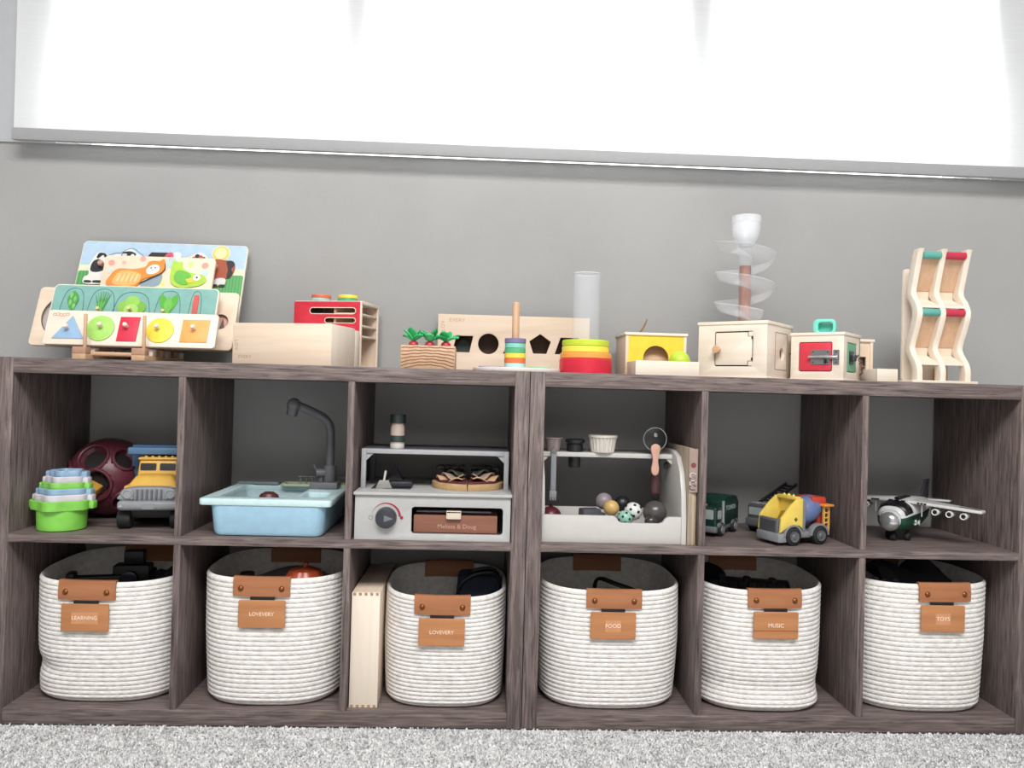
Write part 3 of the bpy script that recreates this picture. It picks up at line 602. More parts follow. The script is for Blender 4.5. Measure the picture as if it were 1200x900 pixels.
for x, s in ((-0.132, 1), (0.133, -1)):
    b = B(); b.plate([(0, 0), (s*0.014, 0), (0, -0.014)], 0.006, FRONT(x, 0.067, 0.155)); obj('bracket', b, RL, t)
b = B(); b.box(-0.141, 0.142, 0.07, 0.2, 0.158, 0.164, 0.001); obj('overshelf', b, plain('#54555b', 0.6), t)
for x in (-0.1365, 0.1375):
    b = B(); b.box(x-0.0045, x+0.0045, 0.188, 0.198, 0.0885, 0.158, 0.001); obj('rear_post', b, plain('#6a6b70', 0.5), t)
b = B(); b.box(-0.12, -0.045, 0.05, 0.12, 0.0885, 0.0895, 0.0003); obj('griddle', b, plain('#3b3c42', 0.5), t)
# spice jar on the overshelf
t = thing('spice_jar', 'small toy spice jar with dark green lid above the oven', 'jar', (-0.252, 0.095, Z1 + 0.164))
b = B(); b.lathe([(0, 0), (0.0128, 0), (0.0138, 0.002), (0.0138, 0.04), (0.012, 0.046), (0.0118, 0.05), (0, 0.05)], 28); obj('body', b, plain('#b8a79d', 0.4), t)
b = B(); b.lathe([(0, 0.066), (0.0148, 0.066), (0.0155, 0.0645), (0.0155, 0.051), (0.0148, 0.049), (0, 0.049)], 28); obj('lid', b, plain('#1f2f2d', 0.45), t)
b = B(); b.lathe([(0.014, 0.012), (0.0142, 0.013), (0.0142, 0.024), (0.014, 0.025)], 28); obj('label_band', b, plain('#2e3f38', 0.5), t)
b = B(); b.lathe([(0.0139, 0.0), (0.0141, 0.001), (0.0141, 0.008), (0.0139, 0.009)], 28); obj('base_band', b, plain('#cfcac4', 0.5), t)
# two pizza halves
for s, lab in ((-1, 'left half of the wooden toy pizza with dark topping'), (1, 'right half of the wooden toy pizza with dark topping')):
    t = thing('pizza_half', lab, 'toy pizza', (-0.112 + s*0.001, 0.112, Z1 + 0.0885), 0, 'toy pizza on the oven')
    def half(r, n=16, wav=0, ph=0):
        o = []
        for i in range(n+1):
            a = R(-90 + 180*i/n); q = r*(1 + wav*math.sin(7*a+ph)); o.append((s*q*math.cos(a), q*math.sin(a)))
        return o if s > 0 else o[::-1]
    b = B(); b.plate(half(0.07), 0.0125, None, 0.001); obj('crust', b, wood('#a98a62', '#c2a378', 'x', 0.7), t)
    b = B(); b.plate(half(0.062, 22, 0.03), 0.004, TR(s*0.001, 0, 0.0125), 0.001); obj('sauce', b, plain('#54202a', 0.6), t)
    for lay, (c, rr, z, ph) in enumerate((('#c7a37f', 0.058, 0.0165, 0.5), ('#a08878', 0.05, 0.0225, 2.0), ('#3a3c36', 0.045, 0.0285, 4.0))):
        b = B(); rows = []
        for j in range(7):
            q = rr*j/6
            rows.append([(s*(0.004+q*math.cos(R(-85+170*i/20))), q*math.sin(R(-85+170*i/20)) + 0.006*lay, z + (j/6)**2*0.0065*math.sin(i*0.9+ph)+0.002) for i in range(21)])
        b.grid(rows); o = obj(['cheese', 'ham', 'lettuce'][lay], b, plain(c, 0.7), t)
        md = o.modifiers.new('thick', 'SOLIDIFY'); md.thickness = 0.0018
    for k in range(4):
        b = B(); b.sphere((s*(0.012+0.014*k), 0.012-0.008*(k % 2), 0.038), 0.009, (1, 1, 0.6)); obj('topping', b, plain('#35352f', 0.7), t)
# utensils left on the griddle
t = thing('toy_spatula', 'grey toy spatula standing upright at the left of the oven top', 'utensil', (-0.272, 0.06, Z1 + 0.0885), 10)
b = B(); b.hull((-0.016, 0.016, -0.006, 0.006), (-0.009, 0.009, -0.004, 0.004), 0.0, 0.016, 0.001); obj('blade', b, plain('#8a8784', 0.5), t)
b = B(); b.tube([(0, 0, 0.014), (0.003, 0.0, 0.034)], 0.0022, 8); obj('handle', b, plain('#c3bfba', 0.5), t)
b = B(); b.hull((-0.02, 0.02, -0.02, 0.02), (-0.004, 0.004, -0.004, 0.004), 0, 0.03, 0.002); b.cyl((0, 0, 0.025), (0, 0, 0.042), 0.0025); solo('toy_turner', b, plain('#46474c', 0.6), 'dark pointed toy kitchen piece behind the grey spatula', 'utensil', (-0.258, 0.145, Z1 + 0.0885))
b = B(); b.box(-0.022, 0.022, -0.02, 0.02, 0, 0.012, 0.003); solo('toy_pan', b, plain('#25262b', 0.5), 'low black square toy pan on the oven griddle', 'pan', (-0.242, 0.085, Z1 + 0.0898), 8)

# ---- white play stand with tray, side and upper shelf
t = thing('play_stand', 'white toy food stand with front tray and upper shelf', 'toy stand', (0.1755, 0.02, Z1))
PW = plain('#c0beba', 0.45, var=0.02)
x0, x1 = -0.1455, 0.119
fp = [(x0, 0), (x1, 0), (x1, 0.051), (0.095, 0.051), (0.089, 0.0475), (0.084, 0.0405), (0.078, 0.038), (0.006, 0.038), (0.0, 0.0405), (-0.005, 0.0475), (-0.011, 0.051), (x0, 0.051)]
b = B(); b.plate(fp, 0.009, FRONT(0, 0.009, 0), 0.0008); obj('front_panel', b, PW, t)
b = B(); b.box(x0, x1, 0.009, 0.165, 0, 0.006); obj('tray_floor', b, PW, t)
b = B(); b.box(x0, x1, 0.165, 0.173, 0, 0.044, 0.0006); obj('back_panel', b, PW, t)
side = [(-0.002, 0.0), (0.19, 0.0), (0.19, 0.172), (0.09, 0.172), (0.05, 0.162), (0.022, 0.135), (0.006, 0.095), (-0.001, 0.05)]
b = B(); b.plate(side, 0.0095, SIDE(0.1192, 0, 0), 0.0008); obj('side_panel', b, PW, t)
b = B(); b.plate([(0.01, 0.0), (0.19, 0.0), (0.19, 0.163), (0.08, 0.163), (0.03, 0.12), (0.011, 0.06)], 0.006, SIDE(x0-0.0001, 0, 0), 0.0006); obj('side_panel', b, PW, t)
b = B(); b.plate([rrect(x0+0.006, x1, 0.083, 0.185), circ(-0.0745, 0.105, 0.0135, 24), circ(-0.118, 0.105, 0.0135, 24)], 0.009, TR(0, 0, 0.1545), 0.0008); obj('upper_shelf', b, PW, t)
for x, s in ((x0+0.006, 1), (x1, -1)):
    b = B(); b.plate([(0, 0), (s*0.012, 0), (0, -0.012)], 0.006, FRONT(x, 0.092, 0.1545)); obj('bracket', b, PW, t)
b = B(); b.cyl((0.119, 0.125, 0.138), (0.113, 0.125, 0.138), 0.007, bev=0.001); obj('peg', b, plain('#55565a', 0.5), t)
zs = Z1 + 0.1637
t = thing('paper_cup', 'pinkish ribbed play cup at the left end of the white shelf', 'cup', (0.0575, 0.125, zs-0.010))
b = B(); b.lathe([(0, 0), (0.0105, 0), (0.0165, 0.036), (0.0175, 0.037), (0.016, 0.037), (0.0095, 0.002), (0, 0.002)], 40, None, lambda a: 1+0.025*math.cos(16*a)); obj('body', b, plain('#a08f8d', 0.5), t)
b = B(); b.lathe([(0.0165, 0.0345), (0.0185, 0.0355), (0.0185, 0.0375), (0.0165, 0.0375)], 36); obj('lip', b, plain('#ab9a97', 0.5), t)
t = thing('black_cup', 'black play cup sunk through the white shelf', 'cup', (0.101, 0.125, zs-0.032))
b = B(); b.lathe([(0, 0), (0.0108, 0), (0.0118, 0.002), (0.0128, 0.032), (0.0165, 0.033), (0.0165, 0.046), (0.015, 0.047), (0.0135, 0.047), (0.011, 0.004), (0, 0.004)], 32); obj('body', b, plain('#1b1b1f', 0.5), t)
b = B(); b.lathe([(0.0165, 0.049), (0.0195, 0.050), (0.0195, 0.056), (0.0165, 0.057), (0.015, 0.055), (0.0155, 0.044)], 32); obj('lip', b, plain('#222226', 0.45), t)
t = thing('fluted_cup', 'white fluted play cup standing on the white shelf', 'cup', (0.156, 0.115, zs))
b = B(); b.lathe([(0, 0), (0.0205, 0), (0.022, 0.001), (0.0265, 0.030), (0.0245, 0.030), (0.0205, 0.003), (0, 0.003)], 120, None, lambda a: 1+0.045*(1 if math.cos(20*a) > 0.1 else -0.4)); obj('body', b, plain('#cfc8c0', 0.5), t)
b = B(); b.lathe([(0.0265, 0.030), (0.0292, 0.0305), (0.0292, 0.035), (0.027, 0.0355), (0.0255, 0.0345), (0.0255, 0.030)], 48); obj('lip', b, plain('#d9d3cb', 0.5), t)
# pizza cutter hanging before the shelf
t = thing('pizza_cutter', 'toy pizza cutter with dark wheel and pale pink handle on the shelf', 'utensil', (0.2575, 0.094, Z1 + 0.1))
b = B(); b.lathe([(0, 0.0035), (0.02, 0.003), (0.0225, 0.0018), (0.0225, -0.0018), (0.02, -0.003), (0, -0.0035)], 36, FRONT(0, 0.004, 0.094)); wh = obj('wheel', b, plain('#15161b', 0.35), t)
b = B(); b.tube([(0.0228*math.cos(2*PI*i/40), 0, 0.094+0.0228*math.sin(2*PI*i/40)) for i in range(40)], 0.0012, 6, True, TR(0, 0.003, 0)); obj('wheel_rim', b, plain('#a9acb0', 0.3, 0.7), wh)
b = B(); b.cyl((0, 0.004, 0.102), (0, -0.004, 0.102), 0.004, bev=0.0008); obj('axle', b, STEEL, wh)
b = B(); b.plate(blob([(0, 0.085), (0.008, 0.081), (0.0095, 0.074), (0.0065, 0.06), (0.0055, 0.05), (0.0078, 0.036), (0.006, 0.026), (0, 0.022), (-0.006, 0.026), (-0.0078, 0.036), (-0.0055, 0.05), (-0.0065, 0.06), (-0.0095, 0.074), (-0.008, 0.081)]), 0.007, FRONT(0, 0.0, 0), 0.002); obj('handle', b, plain('#c99e8c', 0.5), t)
b = B(); b.tube(smooth_path([(0, 0, 0), (0, 0.001, -0.045)]), [0.0085]*3 + [0.0102]*3 + [0.0098], 14); b.sphere((0, 0.001, -0.0455), 0.0098); b.cyl((0, 0, 0), (0, 0.001, 0.022), 0.0035)
solo('utensil_handle', b, plain('#4a2f2f', 0.5), 'dark brown wooden utensil handle hanging behind the pizza cutter', 'utensil', (0.2645, 0.117, Z1 + 0.133))
t = thing('toy_tongs', 'grey plastic toy tongs hanging from the white shelf', 'utensil', (0.0565, 0.094, Z1 + 0.065))
for k, dy in enumerate((0.0, 0.006)):
    b = B(); b.box(-0.0052, 0.0052, dy-0.0015, dy+0.0015, 0.02, 0.101, 0.0008); b.box(-0.007, 0.007, dy-0.002, dy+0.002, 0.008, 0.022, 0.001)
    for q in (-1, 0, 1): b.box(q*0.0047-0.0015, q*0.0047+0.0015, dy-0.0015, dy+0.0015, 0.003, 0.010, 0.0004)
    obj('arm', b, plain('#84868a', 0.4), t)
b = B(); b.cyl((0, -0.0018, 0.1), (0, 0.0078, 0.1), 0.006, bev=0.0008); obj('hinge', b, plain('#6f7175', 0.4), t)
# play food balls in the tray
zt = Z1 + 0.006
def ball(x, y, z, r, col, label, dots=None, rough=0.4):
    t = thing('play_ball', label, 'ball', (x, y, z - r), 0, 'balls in the white tray')
    b = B(); b.sphere((0, 0, r), r, u=28, v=18); obj('body', b, plain(col, rough), t)
    if dots:
        rnd = random.Random(int(x*1e4))
        for i in range(22):
            zc = 1 - 2*(i+0.5)/22; a = i*2.399963; q = math.sqrt(1-zc*zc); d = Vector((q*math.cos(a), q*math.sin(a), zc))
            M = Vector((0, 0, 1)).rotation_difference(d).to_matrix().to_4x4(); M.translation = Vector((0, 0, r)) + d*(r-0.0003)
            b = B(); b.plate(rrect(-r*0.14, r*0.14, -r*0.14, r*0.14, r*0.04), 0.0008, M); obj('spot', b, plain(dots, 0.5), t)
ball(0.1640, 0.130, zt+0.058, 0.017, '#8e8389', 'lilac grey ball at the back of the white tray')
ball(0.1715, 0.085, zt+0.051, 0.0155, '#c6a465', 'tan yellow ball in the white tray')
ball(0.2010, 0.130, zt+0.054, 0.0165, '#1b1c22', 'black ball at the back of the white tray')
ball(0.2160, 0.090, zt+0.045, 0.0175, '#d9dbd8', 'white ball with black spots in the white tray', '#16171a')
ball(0.1950, 0.062, zt+0.035, 0.0150, '#8fbfae', 'mint green ball with black spots in the white tray', '#16171a')
ball(0.258, 0.085, zt+0.044, 0.0235, '#4d4a4b', 'large dark grey ball at the right of the white tray', rough=0.25)
ball(0.245, 0.058, zt+0.030, 0.0125, '#3f3b3b', 'small dark ball in front of the large dark grey ball', rough=0.2)
b = B(); b.sphere((0, 0, 0.02), 0.0215, (1, 1, 0.92)); b.cyl((0, 0, 0.038), (0, 0, 0.044), 0.004); solo('play_food', b, plain('#5c1f2b', 0.35), 'dark red round play food at the left of the white tray', 'play food', (0.055, 0.115, zt+0.008))
b = B(); b.box(-0.02, 0.02, -0.015, 0.015, 0, 0.044, 0.004); b.box(-0.02, 0.03, -0.015, 0.0, 0, 0.036, 0.004); solo('play_block', b, plain('#4d4d54', 0.6), 'dark grey angular play block in the white tray', 'block', (0.135, 0.125, zt), 15)
# slim printed boards standing beside the stand
t = thing('board_set', 'upright stack of thin printed boards beside the white stand', 'boards', (0.3125, 0.012, Z1), 0)
for k, c in enumerate(('#8f8479', '#9c8873', '#c2b098', '#a08b75')):
    b = B(); x = -0.0075 + 0.0042*k; b.box(x, x+0.0038, 0.002*k, 0.17, 0, 0.183-0.0008*k, 0.0004); obj('board', b, wood(c, '#c4b29b', 'z', 0.6), t)
b = B(); b.plate(rrect(-0.0072, 0.0088, 0.10, 0.182), 0.0008, FRONT(0, -0.0002, 0)); bd = obj('printed_band', b, plain('#9c8880', 0.6), t)
b = B(); b.plate(circ(0.0005, 0.151, 0.005, 20), 0.0006, FRONT(0, -0.001, 0)); obj('red_mark', b, plain('#7d3b3b', 0.6), bd)
for k, (z, a) in enumerate(((0.132, 0), (0.124, 25), (0.117, -20), (0.109, 10))):
    b = B(); b.tube([(0.0062*math.cos(R(20+280*i/16+a)), -0.0012, z+0.0045*math.sin(R(20+280*i/16+a))) for i in range(17)], 0.0009, 5); obj('logo_stroke', b, plain(['#cfcac6', '#4a4443'][k % 2], 0.6), bd)

# ---- trucks in the fifth cube
def wheel_set(t, xs, ys, r, w, hubc='#7c7e82', tread='#1b1c1f'):
    for y in ys:
        for x in xs:
            s = math.copysign(1, x); b = B(); b.cyl((x-w/2, y, r), (x+w/2, y, r), r, bev=r*0.18, n=28); wo = obj('wheel', b, plain(tread, 0.7), t)
            b = B(); b.lathe([(0, 0.0018), (r*0.2, 0.0022), (r*0.3, 0.0008), (r*0.5, 0.0008), (r*0.58, 0.0015), (r*0.6, -0.001)], 24, TR(x+s*w/2, y, r) @ RY(90*s)); obj('hub', b, plain(hubc, 0.4), wo)
# dark green refuse truck: drives towards -y in its own frame
t = thing('garbage_truck', 'dark green toy garbage truck behind the shelf divider', 'toy truck', (0.400, 0.165, Z1), -38); t.scale = (1, 1, 0.9)
DG = plain('#12322b', 0.4); GM = plain('#6b6e70', 0.5)
b = B(); b.box(-0.028, 0.028, -0.062, 0.058, 0.012, 0.022, 0.002); obj('chassis', b, GM, t)
wheel_set(t, (-0.027, 0.027), (-0.036, 0.036), 0.0155, 0.012)
b = B(); b.box(-0.029, 0.029, -0.062, -0.03, 0.020, 0.066, 0.004, seg=3); cab = obj('cab', b, DG, t)
b = B(); b.plate(rrect(-0.0235, 0.0235, -0.0105, 0.0105, 0.002), 0.0015, FRONT(0, -0.0615, 0.05)); obj('windshield', b, plain('#9fa7a6', 0.3), cab)
b = B(); b.plate(rrect(-0.0095, 0.0095, -0.0095, 0.0095, 0.003), 0.0015, SIDE(0.0285, -0.045, 0.049)); obj('side_window', b, plain('#a3abaa', 0.3), cab)
b = B(); b.box(-0.026, 0.004, -0.065, -0.045, 0.066, 0.071, 0.0015); obj('roof_beacon', b, plain('#c9a24a', 0.4), cab)
b = B(); b.plate([(-0.028, 0.024), (0.06, 0.024), (0.06, 0.07), (0.048, 0.084), (0.0, 0.088), (-0.02, 0.083), (-0.028, 0.074)], 0.062, SIDE(-0.031, 0, 0), 0.004); hp = obj('hopper', b, DG, t)
b = B(); b.text('TONKA', 0.0155, SIDE(0.0312, 0.012, 0.06)); obj('lettering', b, plain('#9fb0aa', 0.5), hp)
b = B(); b.tube([(0.030, -0.027, 0.025), (0.030, -0.027, 0.078)], 0.003, 8); obj('exhaust', b, plain('#8d9092', 0.4), t)
b = B(); b.box(-0.031, 0.031, -0.066, -0.055, 0.010, 0.024, 0.003); b.box(0.0, 0.033, -0.055, -0.018, 0.02, 0.031, 0.004); b.box(0.0, 0.033, 0.018, 0.055, 0.02, 0.031, 0.004); bm_ = obj('bumper', b, GM, t)
b = B(); b.text('864', 0.008, FRONT(0, -0.062, 0.032)); obj('number', b, plain('#8fa39c', 0.5), t)
# grey fire engine behind the mixer
t = thing('fire_engine', 'dark grey toy ladder truck behind the yellow mixer', 'toy truck', (0.536, 0.200, Z1), -50); t.scale = (0.92, 0.92, 0.9)
FG = plain('#55565b', 0.5)
b = B(); b.box(-0.028, 0.028, -0.06, 0.065, 0.012, 0.03, 0.003); obj('chassis', b, FG, t)
wheel_set(t, (-0.027, 0.027), (-0.035, 0.04), 0.015, 0.012)
b = B(); b.box(-0.029, 0.029, -0.06, -0.022, 0.026, 0.066, 0.005, seg=3); cab = obj('cab', b, plain('#46474c', 0.5), t)
b = B(); b.plate(rrect(-0.024, 0.024, -0.0085, 0.0085, 0.002), 0.0015, FRONT(0, -0.0595, 0.05)); obj('windshield', b, plain('#8f9496', 0.3), cab)
b = B(); b.box(-0.03, 0.03, -0.067, -0.056, 0.016, 0.034, 0.003); obj('bumper', b, FG, t)
for k in range(4):
    b = B(); b.box(-0.024+0.0125*k, -0.0145+0.0125*k, -0.056, -0.04, 0.066, 0.070, 0.001); obj('roof_light', b, plain(['#7a7b7e', '#8b8c8f', '#7a7b7e', '#b79d57'][k], 0.4), cab)
b = B(); b.box(-0.026, 0.026, -0.02, 0.064, 0.03, 0.05, 0.003); obj('rear_body', b, FG, t)
LM = TR(0, -0.025, 0.068) @ RX(17)
for x in (-0.013, 0.013):
    b = B(); b.box(x-0.0022, x+0.0022, -0.01, 0.115, 0, 0.007, 0.0006, LM); lad = obj('ladder_rail', b, plain('#202125', 0.5), t)
for k in range(7):
    b = B(); b.box(-0.012, 0.012, 0.004+0.016*k, 0.008+0.016*k, 0.001, 0.005, 0.0004, LM); obj('ladder_rung', b, plain('#202125', 0.5), t)
# yellow mixer truck
t = thing('mixer_truck', 'yellow toy mixer truck with blue drum and red rear chute', 'toy truck', (0.527, 0.066, Z1), -70); t.scale = (1.07, 1.07, 1.07)
YL = plain('#e0c45c', 0.42); MG = plain('#7a7c80', 0.5)
b = B(); b.box(-0.026, 0.026, -0.05, 0.055, 0.012, 0.024, 0.003); obj('chassis', b, MG, t)
wheel_set(t, (-0.027, 0.027), (-0.025, 0.036), 0.0165, 0.013, '#5b5d61')
b = B(); b.box(-0.030, 0.030, -0.058, -0.036, 0.006, 0.023, 0.003); obj('bumper', b, plain('#85878b', 0.5), t)
b = B(); b.plate(rrect(-0.024, 0.024, 0.021, 0.048, 0.003), 0.006, FRONT(0, -0.05, 0), 0.001); gr = obj('grille', b, plain('#63656a', 0.5), t)
for k in range(5):
    b = B(); b.box(-0.02, 0.02, -0.0575, -0.0555, 0.026+0.0042*k, 0.0275+0.0042*k); obj('grille_bar', b, plain('#4d4f54', 0.5), gr)
# cab: open shell seen from outside, sloping front sides
for s in (-1, 1):
    b = B(); b.plate([(-0.054, 0.024), (-0.040, 0.032), (-0.012, 0.036), (-0.004, 0.03), (-0.004, 0.084), (-0.016, 0.084), (-0.03, 0.073), (-0.052, 0.05)], 0.005, SIDE(0.0255 if s > 0 else -0.0305, 0, 0), 0.001); sd = obj('cab_side', b, YL, t)
    if s > 0:
        b = B(); b.plate([circ(-0.02, 0.047, 0.004, 4), circ(-0.02, 0.047, 0.0027, 4)], 0.0005, SIDE(0.0305, 0, 0)); b.plate(circ(-0.02, 0.047, 0.0018, 4), 0.0005, SIDE(0.0305, 0, 0)); obj('door_mark', b, plain('#2e2e2c', 0.5), sd)
b = B(); b.box(-0.0255, 0.0255, -0.008, -0.004, 0.03, 0.084, 0.001); obj('cab_back', b, YL, t)
b = B(); b.box(-0.0255, 0.0255, -0.05, -0.008, 0.024, 0.036, 0.001); obj('cab_floor', b, plain('#b3962f', 0.5), t)
b = B(); b.box(-0.0255, 0.0255, -0.016, -0.004, 0.080, 0.0865, 0.0015); b.sphere((0, -0.01, 0.087), 0.003); b.sphere((-0.012, -0.01, 0.087), 0.0026); b.sphere((0.012, -0.01, 0.087), 0.0026); obj('cab_roof', b, YL, t)
b = B(); b.hull((-0.012, 0.012, -0.03, -0.014), (-0.01, 0.01, -0.02, -0.012), 0.036, 0.058, 0.002); obj('driver_seat', b, plain('#8b7427', 0.5), t)
b = B(); b.lathe([(0, -0.032), (0.012, -0.032), (0.023, -0.012), (0.0255, 0.004), (0.021, 0.022), (0.012, 0.034), (0, 0.034)], 28, TR(0, 0.026, 0.058) @ RX(-65)); obj('drum', b, plain('#5f6f9a', 0.45), t, label='blue mixing drum')
b = B(); b.plate([(0.0, 0.024), (0.006, 0.024), (0.008, 0.075), (0.0025, 0.082), (0.0, 0.08)], 0.052, SIDE(-0.026, 0, 0), 0.001); obj('drum_support', b, MG, t)
RD, ORG = plain('#b8402f', 0.45), plain('#dc8a3c', 0.45)
b = B(); b.box(-0.006, 0.013, 0.046, 0.057, 0.022, 0.07, 0.002); b.hull((-0.024, 0.02, 0.03, 0.06), (-0.024, 0.018, 0.028, 0.06), 0.07, 0.084, 0.002); obj('rear_chute', b, RD, t, label='red rear chute')
b = B(); b.box(0.0, 0.033, 0.044, 0.066, 0.068, 0.072, 0.001); pl = obj('platform', b, ORG, t)
for dy in (0.05, 0.061):
    b = B(); b.box(0.022, 0.026, dy-0.0013, dy+0.0013, 0.022, 0.068); obj('ladder_rail', b, plain('#dba757', 0.45), t)
for k in range(5):
    b = B(); b.box(0.0225, 0.0255, 0.05, 0.061, 0.028+0.009*k, 0.030+0.009*k); obj('ladder_rung', b, plain('#dba757', 0.45), t)
b = B()
for y in (-0.025, 0.036):
    pts = [(y + 0.0215*math.cos(R(a)), 0.0165 + 0.0215*math.sin(R(a))) for a in range(0, 181, 15)] + [(y + 0.0175*math.cos(R(a)), 0.0165 + 0.0175*math.sin(R(a))) for a in range(180, -1, -15)]
    b.plate(pts, 0.012, SIDE(0.02, 0, 0), 0.001)
obj('mudguard', b, MG, t)

# ---- airplane
t = thing('toy_airplane', 'white and dark green toy airplane with silver nose', 'toy airplane', (0.786, 0.140, Z1), -48)
AW, AG, AK = plain('#c9cac9', 0.35), plain('#12402f', 0.35), plain('#141518', 0.3)
def fus(z0f, rs, mat_, nm, ztop=None):
    bb = B(); rows = []
    for y, rx_, rz_, zc in rs:
        rows.append([(rx_*math.copysign(abs(math.cos(a))**0.75, math.cos(a)), y, zc + rz_*math.copysign(abs(math.sin(a))**0.8, math.sin(a))) for a in z0f])
    bb.grid(rows); return bb
RS = [(-0.062, 0.020, 0.018, 0.045), (-0.056, 0.028, 0.025, 0.046), (-0.03, 0.034, 0.031, 0.05), (0.02, 0.035, 0.032, 0.052), (0.07, 0.028, 0.026, 0.056), (0.11, 0.014, 0.014, 0.064), (0.135, 0.005, 0.006, 0.068)]
up_ = [R(a) for a in range(6, 175, 7)]; dn_ = [R(a) for a in range(174, 367, 8)]
o = obj('fuselage', fus(up_, RS, None, ''), AW, t, 60); o = obj('belly', fus(dn_, RS, None, ''), AG, t, 60, 'dark green belly')
b = B(); b.cyl((0, -0.061, 0.045), (0, -0.059, 0.045), 0.02); obj('nose_bulkhead', b, AW, t)
b = B(); b.lathe([(0, 0.016), (0.008, 0.0155), (0.014, 0.013), (0.0185, 0.008), (0.0195, 0.003), (0.0195, -0.002)], 40, FRONT(-0.002, -0.06, 0.040), lambda a: 1+0.015*math.cos(20*a)); obj('nose_cone', b, plain('#c4c6c8', 0.2, 0.75), t, label='ribbed silver nose')
b = B(); rows = [[(1.015*(0.0275+0.006*q)*math.copysign(abs(math.cos(a))**0.75, math.cos(a)), -0.0572+0.022*q, 0.046+0.0034*q + 1.015*(0.0248+0.0055*q)*abs(math.sin(a))**0.8) for a in [R(x) for x in range(14, 167, 8)]] for q in (0, 0.5, 1)]
b.grid(rows); ws = obj('cockpit_glass', b, AK, t, 60); md = ws.modifiers.new('thick', 'SOLIDIFY'); md.thickness = 0.001
for s in (-1, 1):
    b = B(); rows = []
    for y, rx_, rz_, zc in RS[1:5]:
        rows.append([(s*rx_*1.012, y, zc-0.001), (s*rx_*1.012, y, zc+0.002)])
    b.grid(rows); st = obj('stripe', b, AK, t)
    md = st.modifiers.new('thick', 'SOLIDIFY'); md.thickness = 0.0008
for s in (-1, 1):
    # wing, swept slightly, with flaps, engines
    b = B(); wp = [(0.02, -0.028), (0.149, -0.004), (0.149, 0.018), (0.02, 0.035)]; wp = [(s*x, y) for x, y in wp]
    b.plate(wp if s > 0 else wp[::-1], 0.006, TR(0, 0, 0.078) @ RY(s*4), 0.0018); wg = obj('wing', b, AW, t)
    for k in range(3):
        x = s*(0.068+0.0245*k); y = -0.018+0.0045*k; z = 0.063 - 0.0017*k
        b = B(); b.lathe([(0.0042, 0.0), (0.0058, -0.0008), (0.0068, 0.001), (0.0066, 0.012), (0.0045, 0.026), (0, 0.026), (0, 0.004), (0.0044, 0.004)], 24, TR(x, y, z) @ RX(-90)); en = obj('engine', b, plain('#d6d6d4', 0.35), t)
        b = B(); b.cyl((x, y+0.002, z), (x, y+0.004, z), 0.0046); obj('intake', b, AK, en)
        b = B(); b.box(x-0.0012, x+0.0012, y+0.006, y+0.02, z+0.004, z+0.014); obj('pylon', b, plain('#24262a', 0.4), en)
    for k in range(3):
        b = B(); q = 0.034+0.006*k; b.box(s*q-0.002, s*q+0.002, -0.0285+0.0012*k, -0.02, 0.0795, 0.0825, 0.0004, RY(s*4)); obj('vent', b, AK, wg)
    b = B(); b.box(min(s*0.10, s*0.138), max(s*0.10, s*0.138), 0.002, 0.008, 0.0838, 0.0845, 0, RY(s*4)); obj('wing_stripe', b, AK, wg)
    b = B(); b.box(s*0.045-0.0008, s*0.045+0.0008, -0.022, -0.019, 0.052, 0.08); obj('strut', b, plain('#b9bbbb', 0.4), t)
    b = B(); wp = [(0.004, 0.115), (0.05, 0.128), (0.05, 0.14), (0.004, 0.14)]; wp = [(s*x, y) for x, y in wp]; b.plate(wp if s > 0 else wp[::-1], 0.004, TR(0, 0, 0.070), 0.001); obj('tailplane', b, AW, t)
b = B(); b.plate([(0.09, 0.066), (0.142, 0.066), (0.148, 0.115), (0.128, 0.115)], 0.005, SIDE(-0.0025, 0, 0), 0.001); obj('tail_fin', b, plain('#45464b', 0.45), t)
b = B(); b.box(-0.006, 0.006, -0.03, 0.03, 0.0825, 0.087, 0.002); obj('roof_ridge', b, AK, t)
for k in range(3):
    b = B(); b.box(-0.016+0.012*k, -0.008+0.012*k, -0.034, -0.028, 0.0775, 0.0815, 0.0008); obj('roof_vent', b, AK, t)
for s in (-0.018, 0.018):
    b = B(); b.cyl((s-0.005, -0.02, 0.008), (s+0.005, -0.02, 0.008), 0.0085, bev=0.0015); b.box(s-0.003, s+0.003, -0.024, -0.016, 0.008, 0.026); obj('landing_wheel', b, plain('#191a1d', 0.7), t)
b = B(); b.cyl((-0.005, -0.045, 0.008), (0.005, -0.045, 0.008), 0.0085, bev=0.0015); b.box(-0.003, 0.003, -0.048, -0.042, 0.008, 0.03); obj('landing_wheel', b, plain('#191a1d', 0.7), t)
b = B(); b.text('9', 0.016, SIDE(0.0315, -0.022, 0.038), 0.0042); b.text('4', 0.014, SIDE(0.0315, -0.004, 0.036), 0.0042); obj('lettering', b, plain('#d4d8d4', 0.4), t)
# ================================================================== ON TOP OF THE SHELVES
ZT = SH
